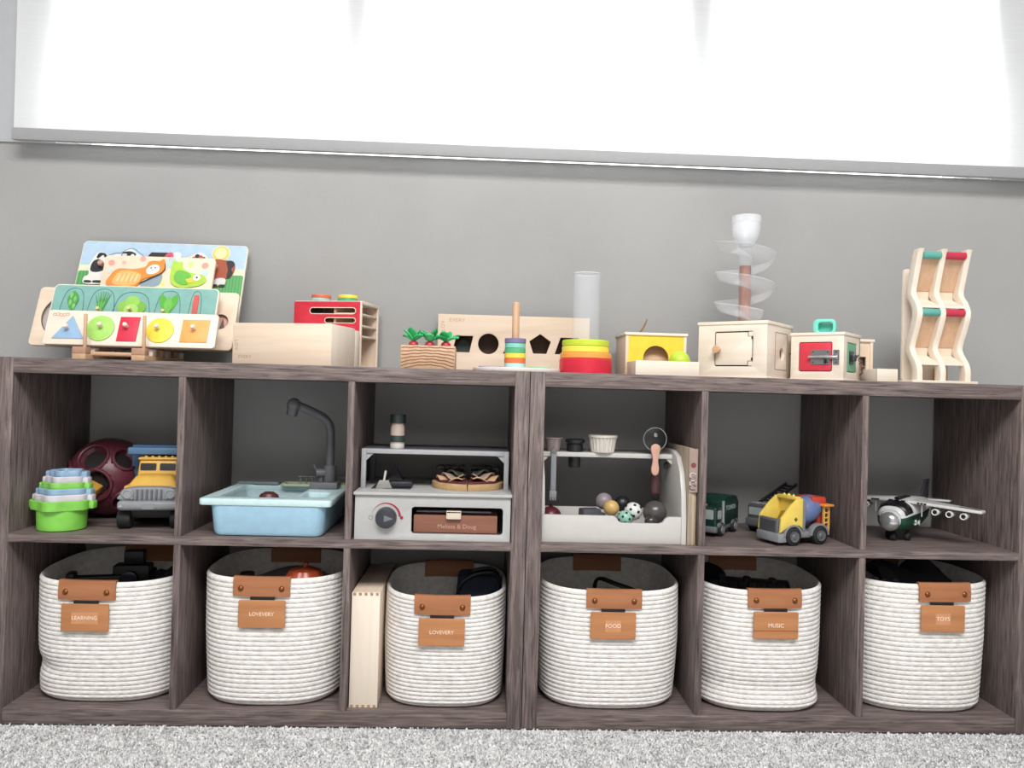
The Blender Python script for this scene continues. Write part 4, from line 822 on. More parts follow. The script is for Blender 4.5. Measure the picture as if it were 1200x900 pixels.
# ---- puzzle rack
t = thing('puzzle_rack', 'small wooden slotted rack under the leaning puzzles', 'rack', (-0.79, 0.045, ZT))
RK = BEECH('y')
for x in (-0.055, 0.054):
    b = B(); b.box(x-0.0125, x+0.0125, 0, 0.205, 0, 0.011, 0.001); rail = obj('rail', b, RK, t)
    for k in range(6):
        y = 0.0 + 0.036*k; h = 0.024
        b = B(); b.box(x-0.0125, x+0.0125, y, y+0.02, 0.011, h, 0.001); obj('slot_block', b, [BEECH('x'), BIRCH_L('x')][k % 2] if k else wood('#b08870', '#c09a80', 'x', 0.7), rail)
    b = B(); b.cyl((x+0.008, 0.006, 0.02), (x+0.008, 0.006, 0.086), 0.0032, bev=0.0006, n=14); obj('peg', b, BEECH('z'), rail)
for y, z in ((0.03, 0.012), (0.19, 0.012)):
    b = B(); b.cyl((-0.045, y, z), (0.044, y, z), 0.0045, n=14); obj('cross_dowel', b, BEECH('x'), t)
TILT = 70
def board(name, label, x, y, w0, w1, h, m, rr=0.008, th=0.009, holes=None, z=0.69, edge=None):
    t = thing(name, label, 'puzzle', (x, y, z), 0, 'puzzles in the rack', TILT)
    b = B(); b.plate([rrect(w0, w1, 0, h, rr)] + (holes or []), th, TR(0, 0, -th), 0.001); bo = obj('board', b, edge or m, t)
    return t, bo
def piece(parent, outl, c, z0=0.0, th=0.0025, nm='puzzle_piece', m=None, bev=0.0):
    b = B(); b.plate(outl, th, TR(0, 0, z0), bev); return obj(nm, b, m or plain(c, 0.5), parent)
def groove(parent, pts, c='#2c3f4a', r=0.0006, z=0.0006):
    b = B(); b.tube([(p[0], p[1], z) for p in pts], r, 5, True); return obj('cut_line', b, plain(c, 0.6), parent)
def knob(parent, x, y, z0=0.002, r=0.0042, c=None):
    b = B(); b.lathe([(r*0.75, 0), (r*0.7, 0.004), (r, 0.007), (r*1.05, 0.0105), (r*0.8, 0.0135), (0, 0.0142)], 18, TR(x, y, z0)); return obj('knob', b, BIRCH_L('z') if c is None else c, parent)
# front: five geometric shapes
t, bo = board('shape_puzzle', 'cream peg puzzle with five coloured geometric shapes', -0.79, 0.07, -0.1365, 0.1862, 0.0715, BIRCH_L('x'), 0.006, 0.008)
SHP = [('#93b6d6', [(-0.0893, 0.0595), (-0.1205, 0.0116), (-0.0612, 0.0122)], (-0.0932, 0.0330)), ('#a5d86a', circ(-0.0335, 0.0350, 0.0262, 36), (-0.0315, 0.0385)), ('#d62f4a', [(0.0012, 0.0600), (0.0385, 0.0604), (0.0369, 0.0095), (0.0005, 0.009)], (0.0165, 0.0395)),
       ('#f2d94a', circ(0.0790, 0.0340, 0.0258, 36), (0.0755, 0.0385)), ('#efab5f', [(0.1200, 0.0579), (0.1716, 0.0586), (0.1700, 0.0118), (0.1191, 0.0110)], (0.1440, 0.0390))]
for c, o, k in SHP:
    p = piece(t, o, c, -0.0005, 0.0022, 'shape_piece', None, 0.0003); groove(t, o, '#8c7f70', 0.00045, 0.0004); knob(p, *k)
b = B(); rnd = random.Random(5)
for k in range(5):
    cx_, cy_ = -0.124+0.006*k, 0.0615+0.001*math.sin(k*2); b.tube([(cx_+0.0032*math.cos(a/10*6.28), cy_+0.0028*math.sin(a/10*6.28), 0.0002) for a in range(10)], 0.0007, 5, True)
obj('painted_scribble', b, plain('#e39a8b', 0.6), t)
# second: teal garden puzzle
t, bo = board('garden_puzzle', 'teal garden puzzle with five green vegetable tops', -0.79, 0.103, -0.1545, 0.1692, 0.1315, plain('#7fb0a8', 0.5, var=0.03), 0.01, 0.008, edge=BIRCH_L('x'))
piece(t, rrect(-0.152, 0.1667, 0.0025, 0.129, 0.008), '#7fb0a8', 0, 0.0006, 'painted_face')
def leafblob(cx, cy, w, h, n=3): return blob([(cx, cy+h), (cx+w*0.62, cy+h*0.55), (cx+w*0.75, cy), (cx+w*0.3, cy-h*0.7), (cx, cy-h), (cx-w*0.3, cy-h*0.7), (cx-w*0.75, cy), (cx-w*0.62, cy+h*0.55)], n)
def lettuce(cx, cy, kind):
    gr = ['#4f9a4d', '#5aa84f', '#7fbf4a', '#57aa3d', '#cf5a55'][kind]
    if kind == 0:
        p = piece(t, leafblob(cx, cy, 0.014, 0.022), gr, 0.0006, 0.002, 'leaf_piece')
        for k in range(4): piece(p, leafblob(cx+0.004*(-1)**k, cy-0.012+0.008*k, 0.004, 0.007), '#7dc06a', 0.0026, 0.0004, 'leaf_print')
    elif kind == 1:
        p = None
        for k in range(7):
            a = -0.55+0.18*k; o = [(cx+math.sin(a)*0.003-0.0022, cy-0.02), (cx+math.sin(a)*0.003+0.0022, cy-0.02), (cx+math.sin(a)*0.03, cy-0.018+math.cos(a)*0.042)]
            piece(t, o, ['#4a9a48', '#6cb657'][k % 2], 0.0006+0.0002*k, 0.0016, 'leaf_piece')
    elif kind == 2:
        for k, (dx, dy, q) in enumerate(((-0.012, -0.004, 0.016), (0.012, -0.004, 0.016), (0.0, 0.008, 0.014), (0.0, -0.010, 0.014))):
            piece(t, circ(cx+dx, cy+dy, q, 24, q*0.9), ['#8cc152', '#79b545', '#93c95a', '#a8d46e'][k], 0.0006+0.0005*k, 0.0016, 'leaf_piece')
    elif kind == 3:
        for dx, a in ((-0.009, 18), (0.008, -16), (0.0, 0)):
            o = leafblob(0, 0.0, 0.010, 0.022); ca, sa = math.cos(R(a)), math.sin(R(a))
            piece(t, [(cx+dx+x*ca-y*sa, cy+x*sa+y*ca-(0.006 if dx == 0 else 0)) for x, y in o], '#57aa3d' if dx else '#6dba4f', 0.0006 if dx else 0.0012, 0.0018, 'leaf_piece')
    else: piece(t, blob([(cx-0.004, cy-0.03), (cx+0.004, cy-0.03), (cx+0.0052, cy+0.015), (cx, cy+0.021), (cx-0.0052, cy+0.015)]), gr, 0.0006, 0.002, 'stalk_piece')
for kind, (cx_, cy_, w, h) in enumerate(((-0.1125, 0.094, 0.019, 0.028), (-0.056, 0.093, 0.022, 0.029), (0.0035, 0.088, 0.031, 0.029), (0.0735, 0.094, 0.021, 0.028), (0.1265, 0.094, 0.010, 0.029))):
    lettuce(cx_, cy_, kind); groove(t, blob([(cx_-w, cy_-h*1.2), (cx_-w*1.0, cy_+h*0.3), (cx_-w*0.5, cy_+h*0.95), (cx_+w*0.5, cy_+h*0.95), (cx_+w, cy_+h*0.3), (cx_+w, cy_-h*1.2)], 4), '#2f5560', 0.0005, 0.0009)
for x_, y_ in ((-0.056, 0.074), (0.004, 0.076), (0.070, 0.073)): knob(t, x_, y_, 0.003, 0.0036, plain('#e5d08a', 0.5))
# third: birch plank with two round windows
h1, h2 = circ(-0.128, 0.064, 0.047, 40), circ(0.178, 0.062, 0.0165, 32)
t, bo = board('window_plank', 'long birch plank with two round holes behind the teal puzzle', -0.80, 0.135, -0.1885, 0.2095, 0.128, BIRCH('x'), 0.009, 0.009, [h1, h2])
b = B(); b.plate(rrect(-0.18, 0.2, 0.006, 0.12, 0.004), 0.002, TR(0, 0, -0.011)); bk = obj('backing', b, plain('#b9b2b0', 0.6), t)
piece(bk, circ(0.183, 0.068, 0.010, 20), '#c99d8c', -0.0089, 0.0006, 'picture_print'); piece(bk, [(0.176, 0.05), (0.186, 0.053), (0.181, 0.074)], '#6d4a40', -0.0085, 0.0006, 'picture_print'); piece(bk, circ(-0.131, 0.05, 0.006, 18, 0.012), '#4a4346', -0.0089, 0.0006, 'picture_print')
for hh in (h1, h2):
    b = B(); b.tube([(x, y, -0.003) for x, y in hh], 0.0013, 6, True); obj('hole_edge', b, plain('#3b2d26', 0.7), t)
# fourth: cat and bird puzzle
t, bo = board('pet_puzzle', 'cream puzzle with an orange cat and a green bird', -0.77, 0.165, -0.1185, 0.1105, 0.211, plain('#f0dcc4', 0.5), 0.008, 0.008)
OC = '#e8913f'
piece(t, blob([(-0.103, 0.140), (-0.098, 0.165), (-0.085, 0.178), (-0.055, 0.178), (-0.032, 0.184), (-0.026, 0.196), (-0.016, 0.199), (-0.004, 0.199), (0.004, 0.204), (0.008, 0.192), (0.006, 0.176), (-0.008, 0.165), (-0.032, 0.155), (-0.046, 0.138)]), OC, 0, 0.003, 'cat_piece')
piece(t, blob([(-0.092, 0.143), (-0.088, 0.164), (-0.075, 0.174), (-0.05, 0.172), (-0.036, 0.163), (-0.042, 0.146), (-0.06, 0.138)]), '#f0b96f', 0.003, 0.0004, 'belly_print')
for k in range(5): piece(t, blob([(-0.085+0.009*k, 0.150), (-0.080+0.009*k, 0.166), (-0.078+0.009*k, 0.166), (-0.081+0.009*k, 0.150)], 3), '#f7d9a4', 0.0034, 0.0003, 'belly_print')
piece(t, blob([(-0.028, 0.178), (-0.018, 0.189), (-0.004, 0.188), (-0.002, 0.176), (-0.012, 0.168), (-0.024, 0.168)]), '#f4efe8', 0.003, 0.0005, 'face_print')
for x_, y_ in ((-0.0185, 0.1815), (-0.0105, 0.1825)): piece(t, circ(x_, y_, 0.0016, 12), '#2c2a2c', 0.0035, 0.0003, 'eye_print')
piece(t, circ(-0.0145, 0.1765, 0.0014, 12, 0.0009), '#8d7f80', 0.0035, 0.0003, 'nose_print')
piece(t, blob([(-0.035, 0.150), (0.001, 0.168), (0.006, 0.158), (0.0, 0.142), (-0.03, 0.136)]), '#8fa6b4', 0.0, 0.0006, 'blue_print')
b = B(); b.tube([(-0.044, 0.142, 0.002), (-0.02, 0.156, 0.003), (0.004, 0.170, 0.003), (0.010, 0.180, 0.003), (0.008, 0.192, 0.003)], 0.0011, 6); obj('piece_edge', b, plain('#5b4334', 0.6), t)
GB = '#b3d94f'
piece(t, blob([(0.024, 0.200), (0.034, 0.198), (0.043, 0.199), (0.045, 0.187), (0.058, 0.176), (0.075, 0.172), (0.092, 0.168), (0.098, 0.158), (0.090, 0.147), (0.072, 0.141), (0.045, 0.139), (0.026, 0.150), (0.022, 0.175)]), GB, 0, 0.003, 'bird_piece')
piece(t, blob([(0.032, 0.168), (0.040, 0.178), (0.060, 0.173), (0.066, 0.165), (0.056, 0.158), (0.062, 0.147), (0.05, 0.145), (0.034, 0.154)]), '#6fc04e', 0.003, 0.0014, 'wing_piece')
piece(t, circ(0.078, 0.163, 0.0075, 20), '#f6f5ee', 0.003, 0.0005, 'eye_print'); piece(t, circ(0.0785, 0.1625, 0.0022, 12), '#23211f', 0.0035, 0.0003, 'eye_print')
piece(t, blob([(0.056, 0.158), (0.072, 0.158), (0.074, 0.152), (0.062, 0.150)]), '#efd04a', 0.0032, 0.0008, 'beak_piece')
for x_, y_, q, c in ((-0.1035, 0.193, 0.0065, '#eea497'), (-0.078, 0.194, 0.0042, '#f0b3a4'), (-0.04, 0.204, 0.0062, '#f0aaa0'), (0.060, 0.195, 0.0068, '#d8e29a'), (0.0905, 0.193, 0.0072, '#eea497'), (0.092, 0.176, 0.009, '#c9d9da'), (0.020, 0.197, 0.0125, '#bfd5d8'), (-0.104, 0.174, 0.007, '#d5dcd6'), (0.0, 0.146, 0.014, '#f3e39a')): piece(t, circ(x_, y_, q, 20), c, 0, 0.0005, 'spot_print')
# back: farm puzzle
t, bo = board('farm_puzzle', 'large farm animal puzzle with blue sky and green grass', -0.77, 0.192, -0.1835, 0.1665, 0.249, plain('#e9e2d2', 0.5), 0.01, 0.008)
piece(t, rrect(-0.1815, 0.1645, 0.186, 0.2475, 0.008), '#b6cfe4', 0, 0.0005, 'sky_print'); piece(t, rrect(-0.1815, 0.1645, 0.174, 0.190, 0.0), '#e3e6c4', 0.0001, 0.0005, 'fence_print')
gm, nt, bs = _nm('striped_grass_print'); tc = N(nt, 'ShaderNodeTexCoord'); wv = N(nt, 'ShaderNodeTexWave'); wv.bands_direction = 'X'; wv.inputs['Scale'].default_value = 48; wv.inputs['Distortion'].default_value = 0.6
rp = N(nt, 'ShaderNodeValToRGB'); rp.color_ramp.elements[0].color = C('#4f9c58'); rp.color_ramp.elements[1].color = C('#66ae6b'); nt.links.new(tc.outputs['Object'], wv.inputs[0]); nt.links.new(wv.outputs['Fac'], rp.inputs[0]); nt.links.new(rp.outputs[0], bs.inputs['Base Color']); bs.inputs['Roughness'].default_value = 0.5
piece(t, rrect(-0.1815, 0.1645, 0.002, 0.176, 0.004), '', 0.0002, 0.0005, 'grass_print', gm)
p = piece(t, blob([(-0.165, 0.146), (-0.166, 0.16), (-0.158, 0.166), (-0.160, 0.186), (-0.155, 0.205), (-0.148, 0.218), (-0.138, 0.220), (-0.128, 0.214), (-0.120, 0.205), (-0.115, 0.18), (-0.118, 0.15), (-0.14, 0.144)]), '#efe9e6', 0.0007, 0.0025, 'cow_piece')
piece(p, blob([(-0.155, 0.175), (-0.156, 0.190), (-0.151, 0.200), (-0.140, 0.202), (-0.128, 0.190), (-0.128, 0.178), (-0.142, 0.172)]), '#2f3036', 0.0032, 0.0004, 'hide_print'); piece(p, blob([(-0.148, 0.208), (-0.144, 0.218), (-0.132, 0.217), (-0.126, 0.209), (-0.136, 0.213), (-0.144, 0.205)]), '#25262a', 0.0032, 0.0004, 'hide_print')
piece(p, circ(-0.131, 0.2105, 0.0024, 12), '#2a2a2c', 0.0036, 0.0004, 'eye_print'); piece(p, blob([(-0.163, 0.147), (-0.163, 0.152), (-0.150, 0.1515), (-0.150, 0.147)], 3), '#2e3330', 0.0032, 0.0004, 'hoof_print'); piece(p, blob([(-0.145, 0.147), (-0.145, 0.152), (-0.130, 0.1525), (-0.128, 0.147)], 3), '#2e3330', 0.0032, 0.0004, 'hoof_print')
knob(t, -0.133, 0.189, 0.003, 0.006, plain('#c49a86', 0.5))
p = piece(t, blob([(-0.112, 0.205), (-0.112, 0.214), (-0.098, 0.2175), (-0.09, 0.226), (-0.08, 0.230), (-0.070, 0.224), (-0.056, 0.212), (-0.056, 0.204)]), '#e9edf0', 0.0007, 0.0025, 'goat_piece')
piece(p, blob([(-0.098, 0.213), (-0.094, 0.222), (-0.078, 0.224), (-0.067, 0.217), (-0.076, 0.210), (-0.09, 0.210)]), '#2e2f34', 0.0032, 0.0004, 'hide_print'); piece(p, circ(-0.091, 0.2155, 0.0055, 16, 0.003), '#cfd2d2', 0.0036, 0.0004, 'ear_print'); piece(p, circ(-0.074, 0.214, 0.0038, 16), '#f2f2f0', 0.0036, 0.0004, 'eye_print')
groove(t, blob([(-0.128, 0.208), (-0.115, 0.219), (-0.1, 0.2215), (-0.088, 0.230), (-0.077, 0.233), (-0.066, 0.226), (-0.050, 0.212), (-0.06, 0.2)]), '#3f4a52', 0.0005, 0.0009)
piece(t, [(-0.046, 0.208), (-0.036, 0.224), (0.0, 0.2245), (0.0, 0.208)], '#2d2e33', 0.0007, 0.002, 'barn_piece')
p = piece(t, blob([(-0.008, 0.206), (-0.004, 0.220), (0.004, 0.225), (0.010, 0.222), (0.012, 0.206)]), '#d6556a', 0.0009, 0.0026, 'rooster_piece'); piece(p, circ(0.0195, 0.217, 0.0095, 20), '#dfe6ec', 0.0012, 0.0022, 'rooster_head'); piece(p, circ(0.004, 0.2135, 0.0018, 12), '#222124', 0.0036, 0.0004, 'eye_print')
p = piece(t, blob([(0.034, 0.208), (0.045, 0.217), (0.058, 0.224), (0.068, 0.227), (0.078, 0.222), (0.084, 0.208)]), '#e7e3de', 0.0007, 0.0022, 'pony_piece')
for x_, y_, q, c in ((0.062, 0.218, 0.005, '#3a2d2b'), (0.069, 0.2155, 0.005, '#c4584c'), (0.076, 0.213, 0.004, '#3a2d2b'), (0.055, 0.213, 0.004, '#c4584c'), (0.047, 0.211, 0.003, '#3a2d2b')): piece(p, circ(x_, y_, q, 14), c, 0.0029, 0.0004, 'hide_print')
p = piece(t, circ(0.1105, 0.2275, 0.0190, 28), '#f2dfa0', 0.0007, 0.0006, 'sun_glow_print'); piece(p, circ(0.1105, 0.2275, 0.0165, 28), '#f0c65e', 0.0013, 0.0006, 'sun_ring_print'); piece(p, circ(0.1105, 0.2275, 0.0135, 28), '#f8ecab', 0.0019, 0.0005, 'sun_print')
p = piece(t, blob([(0.098, 0.209), (0.125, 0.210), (0.140, 0.206), (0.145, 0.190), (0.138, 0.170), (0.128, 0.166), (0.125, 0.150), (0.104, 0.148), (0.100, 0.170)]), '#a4533a', 0.0007, 0.0025, 'calf_piece')
piece(p, blob([(0.126, 0.208), (0.138, 0.209), (0.144, 0.200), (0.138, 0.190), (0.142, 0.180), (0.136, 0.168), (0.130, 0.172), (0.131, 0.186), (0.129, 0.195)]), '#2b2829', 0.0032, 0.0004, 'mane_print'); piece(p, blob([(0.104, 0.150), (0.108, 0.165), (0.128, 0.166), (0.127, 0.150)], 3), '#d7d8d8', 0.0032, 0.0004, 'leg_print')
piece(p, blob([(0.100, 0.147), (0.102, 0.1515), (0.113, 0.1515), (0.113, 0.147)], 3), '#2b2f2c', 0.0034, 0.0004, 'hoof_print'); piece(p, blob([(0.116, 0.147), (0.118, 0.1515), (0.128, 0.1515), (0.128, 0.147)], 3), '#2b2f2c', 0.0034, 0.0004, 'hoof_print')
knob(t, 0.106, 0.190, 0.003, 0.006, plain('#cf9f80', 0.5))

# ---- pale wooden box
t = thing('wooden_box', 'plain birch box lying in front of the red slotted box', 'box', (-0.378, 0.04, ZT), -15)   # origin: right front corner
b = B(); b.box(-0.206, 0, 0, 0.112, 0, 0.081, 0.003); obj('body', b, BIRCH('x'), t)
b = B(); b.box(-0.198, 0.0008, 0.114, 0.1345, 0, 0.077, 0.002); b.box(-0.2, 0.0, 0.110, 0.116, 0.002, 0.06); obj('sliding_lid', b, BIRCH_L('x'), t)
b = B(); b.box(-0.0006, 0.0012, 0.002, 0.110, 0.001, 0.080, 0.0006); obj('end_panel', b, BIRCH_L('z'), t)
b = B(); b.text('LOV', 0.0095, FRONT(-0.197, 0.0, 0.038) @ RZ(-90), 0.0005, space=1.2); b.text('EVERY', 0.0085, FRONT(-0.178, 0.0, 0.015), 0.0005, space=1.2); obj('lettering', b, plain('#b89f85', 0.6), t)
# ---- red slotted box
t = thing('slotted_box', 'red-fronted wooden box with long slots and side shelves', 'box', (-0.344, 0.178, ZT), -14)
RED = plain('#cf2f42', 0.4)
s1 = rrect(-0.112, -0.01, 0.113, 0.126, 0.0065); s2 = rrect(-0.078, -0.01, 0.094, 0.105, 0.0055)
b = B(); b.plate([rrect(-0.148, 0, 0.0, 0.139, 0.003), s1, s2], 0.005, FRONT(0, 0.005, 0), 0.0008); obj('red_panel', b, RED, t, label='red front panel')
for o in (s1, s2):
    b = B(); b.tube([(x, 0.0, z) for x, z in o], 0.0009, 6, True); obj('slot_edge', b, BIRCH_L('x'), t)
b = B(); b.box(-0.148, -0.142, 0.005, 0.1, 0, 0.139, 0.0008); b.box(-0.148, 0, 0.096, 0.1, 0, 0.139, 0.0008); obj('body', b, BIRCH('z'), t)
b = B(); b.box(-0.148, 0, 0.003, 0.1, 0.134, 0.1405, 0.0015); obj('top', b, BIRCH_L('y'), t)
b = B(); b.box(-0.142, 0, 0.005, 0.096, 0, 0.006); obj('base', b, BIRCH_L('y'), t)
b = B(); b.box(-0.060, -0.056, 0.005, 0.096, 0.006, 0.134); obj('partition', b, BEECH('y'), t)
for z in (0.112, 0.088, 0.066, 0.10):
    if z == 0.10: continue
    b = B(); b.box(-0.056, -0.001, 0.005, 0.096, z, z+0.004, 0.0006); obj('side_shelf', b, BIRCH_L('y'), t)
b = B(); b.plate([rrect(0.0, 0.1, 0.0, 0.1405, 0.003), rrect(0.006, 0.093, 0.007, 0.1335, 0.002)], 0.0035, SIDE(-0.0005, 0, 0), 0.0008); obj('side_frame', b, BIRCH_L('z'), t)
for x, y, lo_, hi_, a, c in ((-0.4345, 0.225, '#9fcac8', '#de6f45', 'pale teal', 'orange'), (-0.3765, 0.215, '#4fae7d', '#f0d95a', 'green', 'yellow')):
    for k, (cc, nm_) in enumerate(((lo_, a), (hi_, c))):
        b = B(); b.cyl((0, 0, 0), (0, 0, 0.0068), 0.0205, bev=0.001, n=36); solo('wooden_disc', b, plain(cc, 0.45), f'{nm_} round wooden disc {"under" if k == 0 else "on top of"} the {c if k == 0 else a} disc', 'disc', (x + 0.001*k, y, ZT + 0.1407 + 0.007*k), 0, 'discs on the red box')
# ---- wooden block with radishes
t = thing('planter_block', 'beech block with curved ridged grain holding three radishes', 'block', (-0.1945, 0.05, ZT))
b = B(); b.box(-0.052, 0.052, 0, 0.09, 0, 0.0455, 0.0015); obj('body', b, BEECH('y'), t)
for k in range(7):
    z0 = 0.041 - 0.0064*k; pts = []
    for i in range(17):
        u = -1 + 2*i/16; z = z0 + 0.004*(1-u*u)*(0.4+0.35*k) - 0.0035*(0.4+0.25*k)*0.6 + 0.0006*math.sin(i*1.7+k)
        if 0.001 < z < 0.0445: pts.append((0.0505*u, 0.0, z))
    if len(pts) > 3:
        b = B(); b.tube(pts, 0.0009, 6); obj('grain_ridge', b, plain('#8d6650', 0.6), t)
rnd = random.Random(11)
for k, x in enumerate((-0.223, -0.192, -0.161)):
    t = thing('radish', ['wooden radish with felt leaves nearest the birch box', 'wooden radish with felt leaves in the middle of the block', 'wooden radish with felt leaves nearest the holed board'][k], 'radish', (x, 0.06, ZT+0.0458), 0, 'radishes in the block')
    b = B(); b.lathe([(0.0098, -0.0003), (0.0098, 0.001), (0.0085, 0.005), (0.005, 0.0078), (0, 0.0085)], 22); obj('root', b, plain('#b02a3c', 0.4), t)
    for j in range(7):
        a = 2*PI*j/7 + rnd.uniform(-0.3, 0.3) + k; ln = rnd.uniform(0.026, 0.034); lift = rnd.uniform(0.5, 1.25); rows = []
        for i in range(7):
            s_ = i/6; w = 0.0098*math.sin(PI*min(1, 0.12+0.88*s_))**0.8 if i < 6 else 0.0012
            rr_ = ln*s_*math.cos(lift) + 0.002; zz = 0.0065 + ln*s_*math.sin(lift) - 0.008*s_*s_
            rows.append([(rr_*math.cos(a)-w*q*math.sin(a), rr_*math.sin(a)+w*q*math.cos(a), zz + 0.003*abs(q)) for q in (-1, -0.5, 0, 0.5, 1)])
        b = B(); b.grid(rows); lf = obj('leaf', b, plain(['#36b56a', '#57cf86', '#2aa05a'][j % 3], 0.9), t); md = lf.modifiers.new('felt', 'SOLIDIFY'); md.thickness = 0.0014
# ---- board with shape holes
hz = 0.062
rh = [(-0.167+0.006, 0.0755), (-0.167+0.0435, 0.0755), (-0.167+0.038, 0.0405), (-0.167+0.002, 0.0405)]
t = thing('shape_hole_board', 'wide birch board with five dark shape cut-outs against the wall', 'board', (0, 0.24, ZT))
holes = [[(-0.1465, 0.079), (-0.1105, 0.079), (-0.118, 0.0435), (-0.155, 0.0435)], circ(-0.0775, 0.063, 0.0222, 36), [(-0.046, 0.043), (-0.003, 0.043), (-0.022, 0.082)],
         [(0.034+0.0245*math.cos(R(90+72*i)), 0.064+0.0235*math.sin(R(90+72*i))) for i in range(5)], [(0.078, 0.081), (0.118, 0.081), (0.108, 0.045), (0.066, 0.045)]]
b = B(); b.plate([rrect(-0.1865, 0.1405, 0, 0.1245, 0.001)] + holes, 0.010, FRONT(0, 0.010, 0), 0.0006); obj('front_panel', b, BIRCH('x'), t)
b = B(); b.box(-0.1865, 0.1405, 0.045, 0.05, 0, 0.1245); b.box(-0.1865, -0.1815, 0.01, 0.045, 0, 0.1245); b.box(0.1355, 0.1405, 0.01, 0.045, 0, 0.1245); b.box(-0.1815, 0.1355, 0.01, 0.045, 0.1195, 0.1245); b.box(-0.1815, 0.1355, 0.01, 0.045, 0, 0.004); obj('box_back', b, wood('#4f382e', '#664a3d', 'x', 0.6), t)
b = B(); b.plate(circ(-0.132, 0.05, 0.026, 4), 0.012, FRONT(0, 0.044, 0)); obj('loose_shape', b, plain('#2f3b38', 0.5), t)
b = B(); b.text('EVERY', 0.011, FRONT(-0.146, 0.0, 0.112), 0.0005, space=1.15); b.text('LOV', 0.011, FRONT(-0.176, 0.0, 0.099) @ RZ(90), 0.0005, space=1.15); obj('lettering', b, plain('#c9ab8d', 0.6), t)
# ---- ring stacker
t = thing('ring_stacker', 'whitewashed round base with upright dowel at the shelf seam', 'stacker', (-0.0215, 0.103, ZT))
b = B(); b.cyl((0, 0, 0), (0, 0, 0.0075), 0.0865, bev=0.0015, n=64); obj('base', b, wood('#d9d2cc', '#e9e4df', 'x', 0.5), t)
b = B(); b.cyl((-0.004, 0, 0.007), (-0.004, 0, 0.139), 0.0072, bev=0.0022, n=24); obj('dowel', b, BEECH('z'), t)
for x, y, c, lab in ((-0.052, -0.012, '#a99cc0', 'thin lilac disc lying on the stacker base'), (0.044, -0.012, '#83c99c', 'thin green disc lying on the stacker base')):
    b = B(); b.cyl((0, 0, 0), (0, 0, 0.003), 0.0235, bev=0.0006, n=36); solo('thin_disc', b, plain(c, 0.5), lab, 'disc', (-0.0215+x, 0.103+y, ZT+0.0076), 0, 'thin discs on the stacker base')
for k, (c, lab, r) in enumerate((('#b4d8d6', 'pale blue stacking ring at the bottom of the dowel', 0.0215), ('#e07445', 'orange stacking ring on the dowel', 0.0212), ('#efd455', 'yellow stacking ring on the dowel', 0.0215), ('#57ad80', 'green stacking ring on the dowel', 0.0208), ('#82c9b8', 'mint stacking ring on the dowel', 0.0205), ('#7a7396', 'purple stacking ring at the top of the dowel', 0.0212))):
    b = B(); h = 0.0098; b.lathe([(0.008, 0), (r-0.001, 0), (r, 0.001), (r, h-0.001), (r-0.001, h), (0.008, h), (0.008, 0)], 40); solo('stacking_ring', b, plain(c, 0.45), lab, 'ring', (-0.0255, 0.103, ZT+0.0078+0.0099*k), 0, 'rings on the dowel')
# ---- clear tube over coloured rings
for k, (c, lab, r, h, z) in enumerate((('#d8273f', 'tall red ring at the bottom below the clear tube', 0.0525, 0.030, 0.0), ('#f0a052', 'orange flat ring above the tall red ring', 0.0515, 0.0115, 0.0303), ('#f3dd55', 'yellow flat ring between the orange and lime rings', 0.047, 0.0125, 0.0421), ('#c3d63c', 'lime flat ring at the top below the clear tube', 0.0465, 0.0125, 0.0549))):
    b = B(); b.lathe([(0.02, 0), (r-0.0015, 0), (r, 0.0015), (r, h-0.0015), (r-0.0015, h), (0.02, h), (0.02, 0)], 56); solo('flat_ring', b, plain(c, 0.4), lab, 'ring', (0.1155 + (0.001 if k < 2 else 0), 0.11, ZT+z), 0, 'rings below the clear tube')
b = B(); b.lathe([(0.0275, 0), (0.0275, 0.132), (0.0282, 0.134), (0.0262, 0.134), (0.026, 0.132), (0.026, 0.002), (0.0275, 0)], 48)
t = thing('clear_tube', 'clear plastic tube standing upright on the coloured rings', 'tube', (0.1150, 0.11, ZT+0.0676)); obj('wall', b, plain('#eef2fb', 0.05, alpha=0.085, var=0.0), t)
b = B(); b.tube([(0.0273*math.cos(2*PI*i/48), 0.0273*math.sin(2*PI*i/48), 0.1335) for i in range(48)], 0.0011, 8, True); obj('rim', b, plain('#f4f6fa', 0.1, alpha=0.45, var=0.0), t)
# ---- yellow permanence box with tray
t = thing('ball_drop_box', 'wooden box with yellow front and arched opening', 'toy box', (0.2645, 0.14, ZT))
b = B(); b.plate([rrect(-0.058, 0.0565, 0, 0.084), [(-0.0265, 0.018), (0.0265, 0.018)] + [(0.0265*math.cos(R(a)), 0.037+0.0265*math.sin(R(a))) for a in range(0, 181, 12)]], 0.006, FRONT(0, 0.006, 0)); obj('yellow_front', b, plain('#efd03f', 0.4), t, label='yellow front with arch')
for x0_, x1_ in ((-0.063, -0.057), (0.0565, 0.0625)):
    b = B(); b.box(x0_, x1_, -0.001, 0.115, 0, 0.084, 0.0008); obj('side_wall', b, BIRCH('z'), t)
b = B(); b.box(-0.057, 0.0565, 0.109, 0.115, 0, 0.084); obj('rear_wall', b, BEECH('x'), t)
b = B(); b.box(-0.0655, 0.0645, -0.004, 0.118, 0.084, 0.0895, 0.001); obj('lid', b, BIRCH_L('x'), t)
b = B(); b.hull((-0.056, 0.055, 0.014, 0.02), (-0.056, 0.055, 0.030, 0.036), 0.004, 0.08); obj('inner_ramp', b, BEECH('x'), t)
tx0, tx1, ty0, ty1 = 0.205-0.2645, 0.329-0.2645, -0.093, -0.004
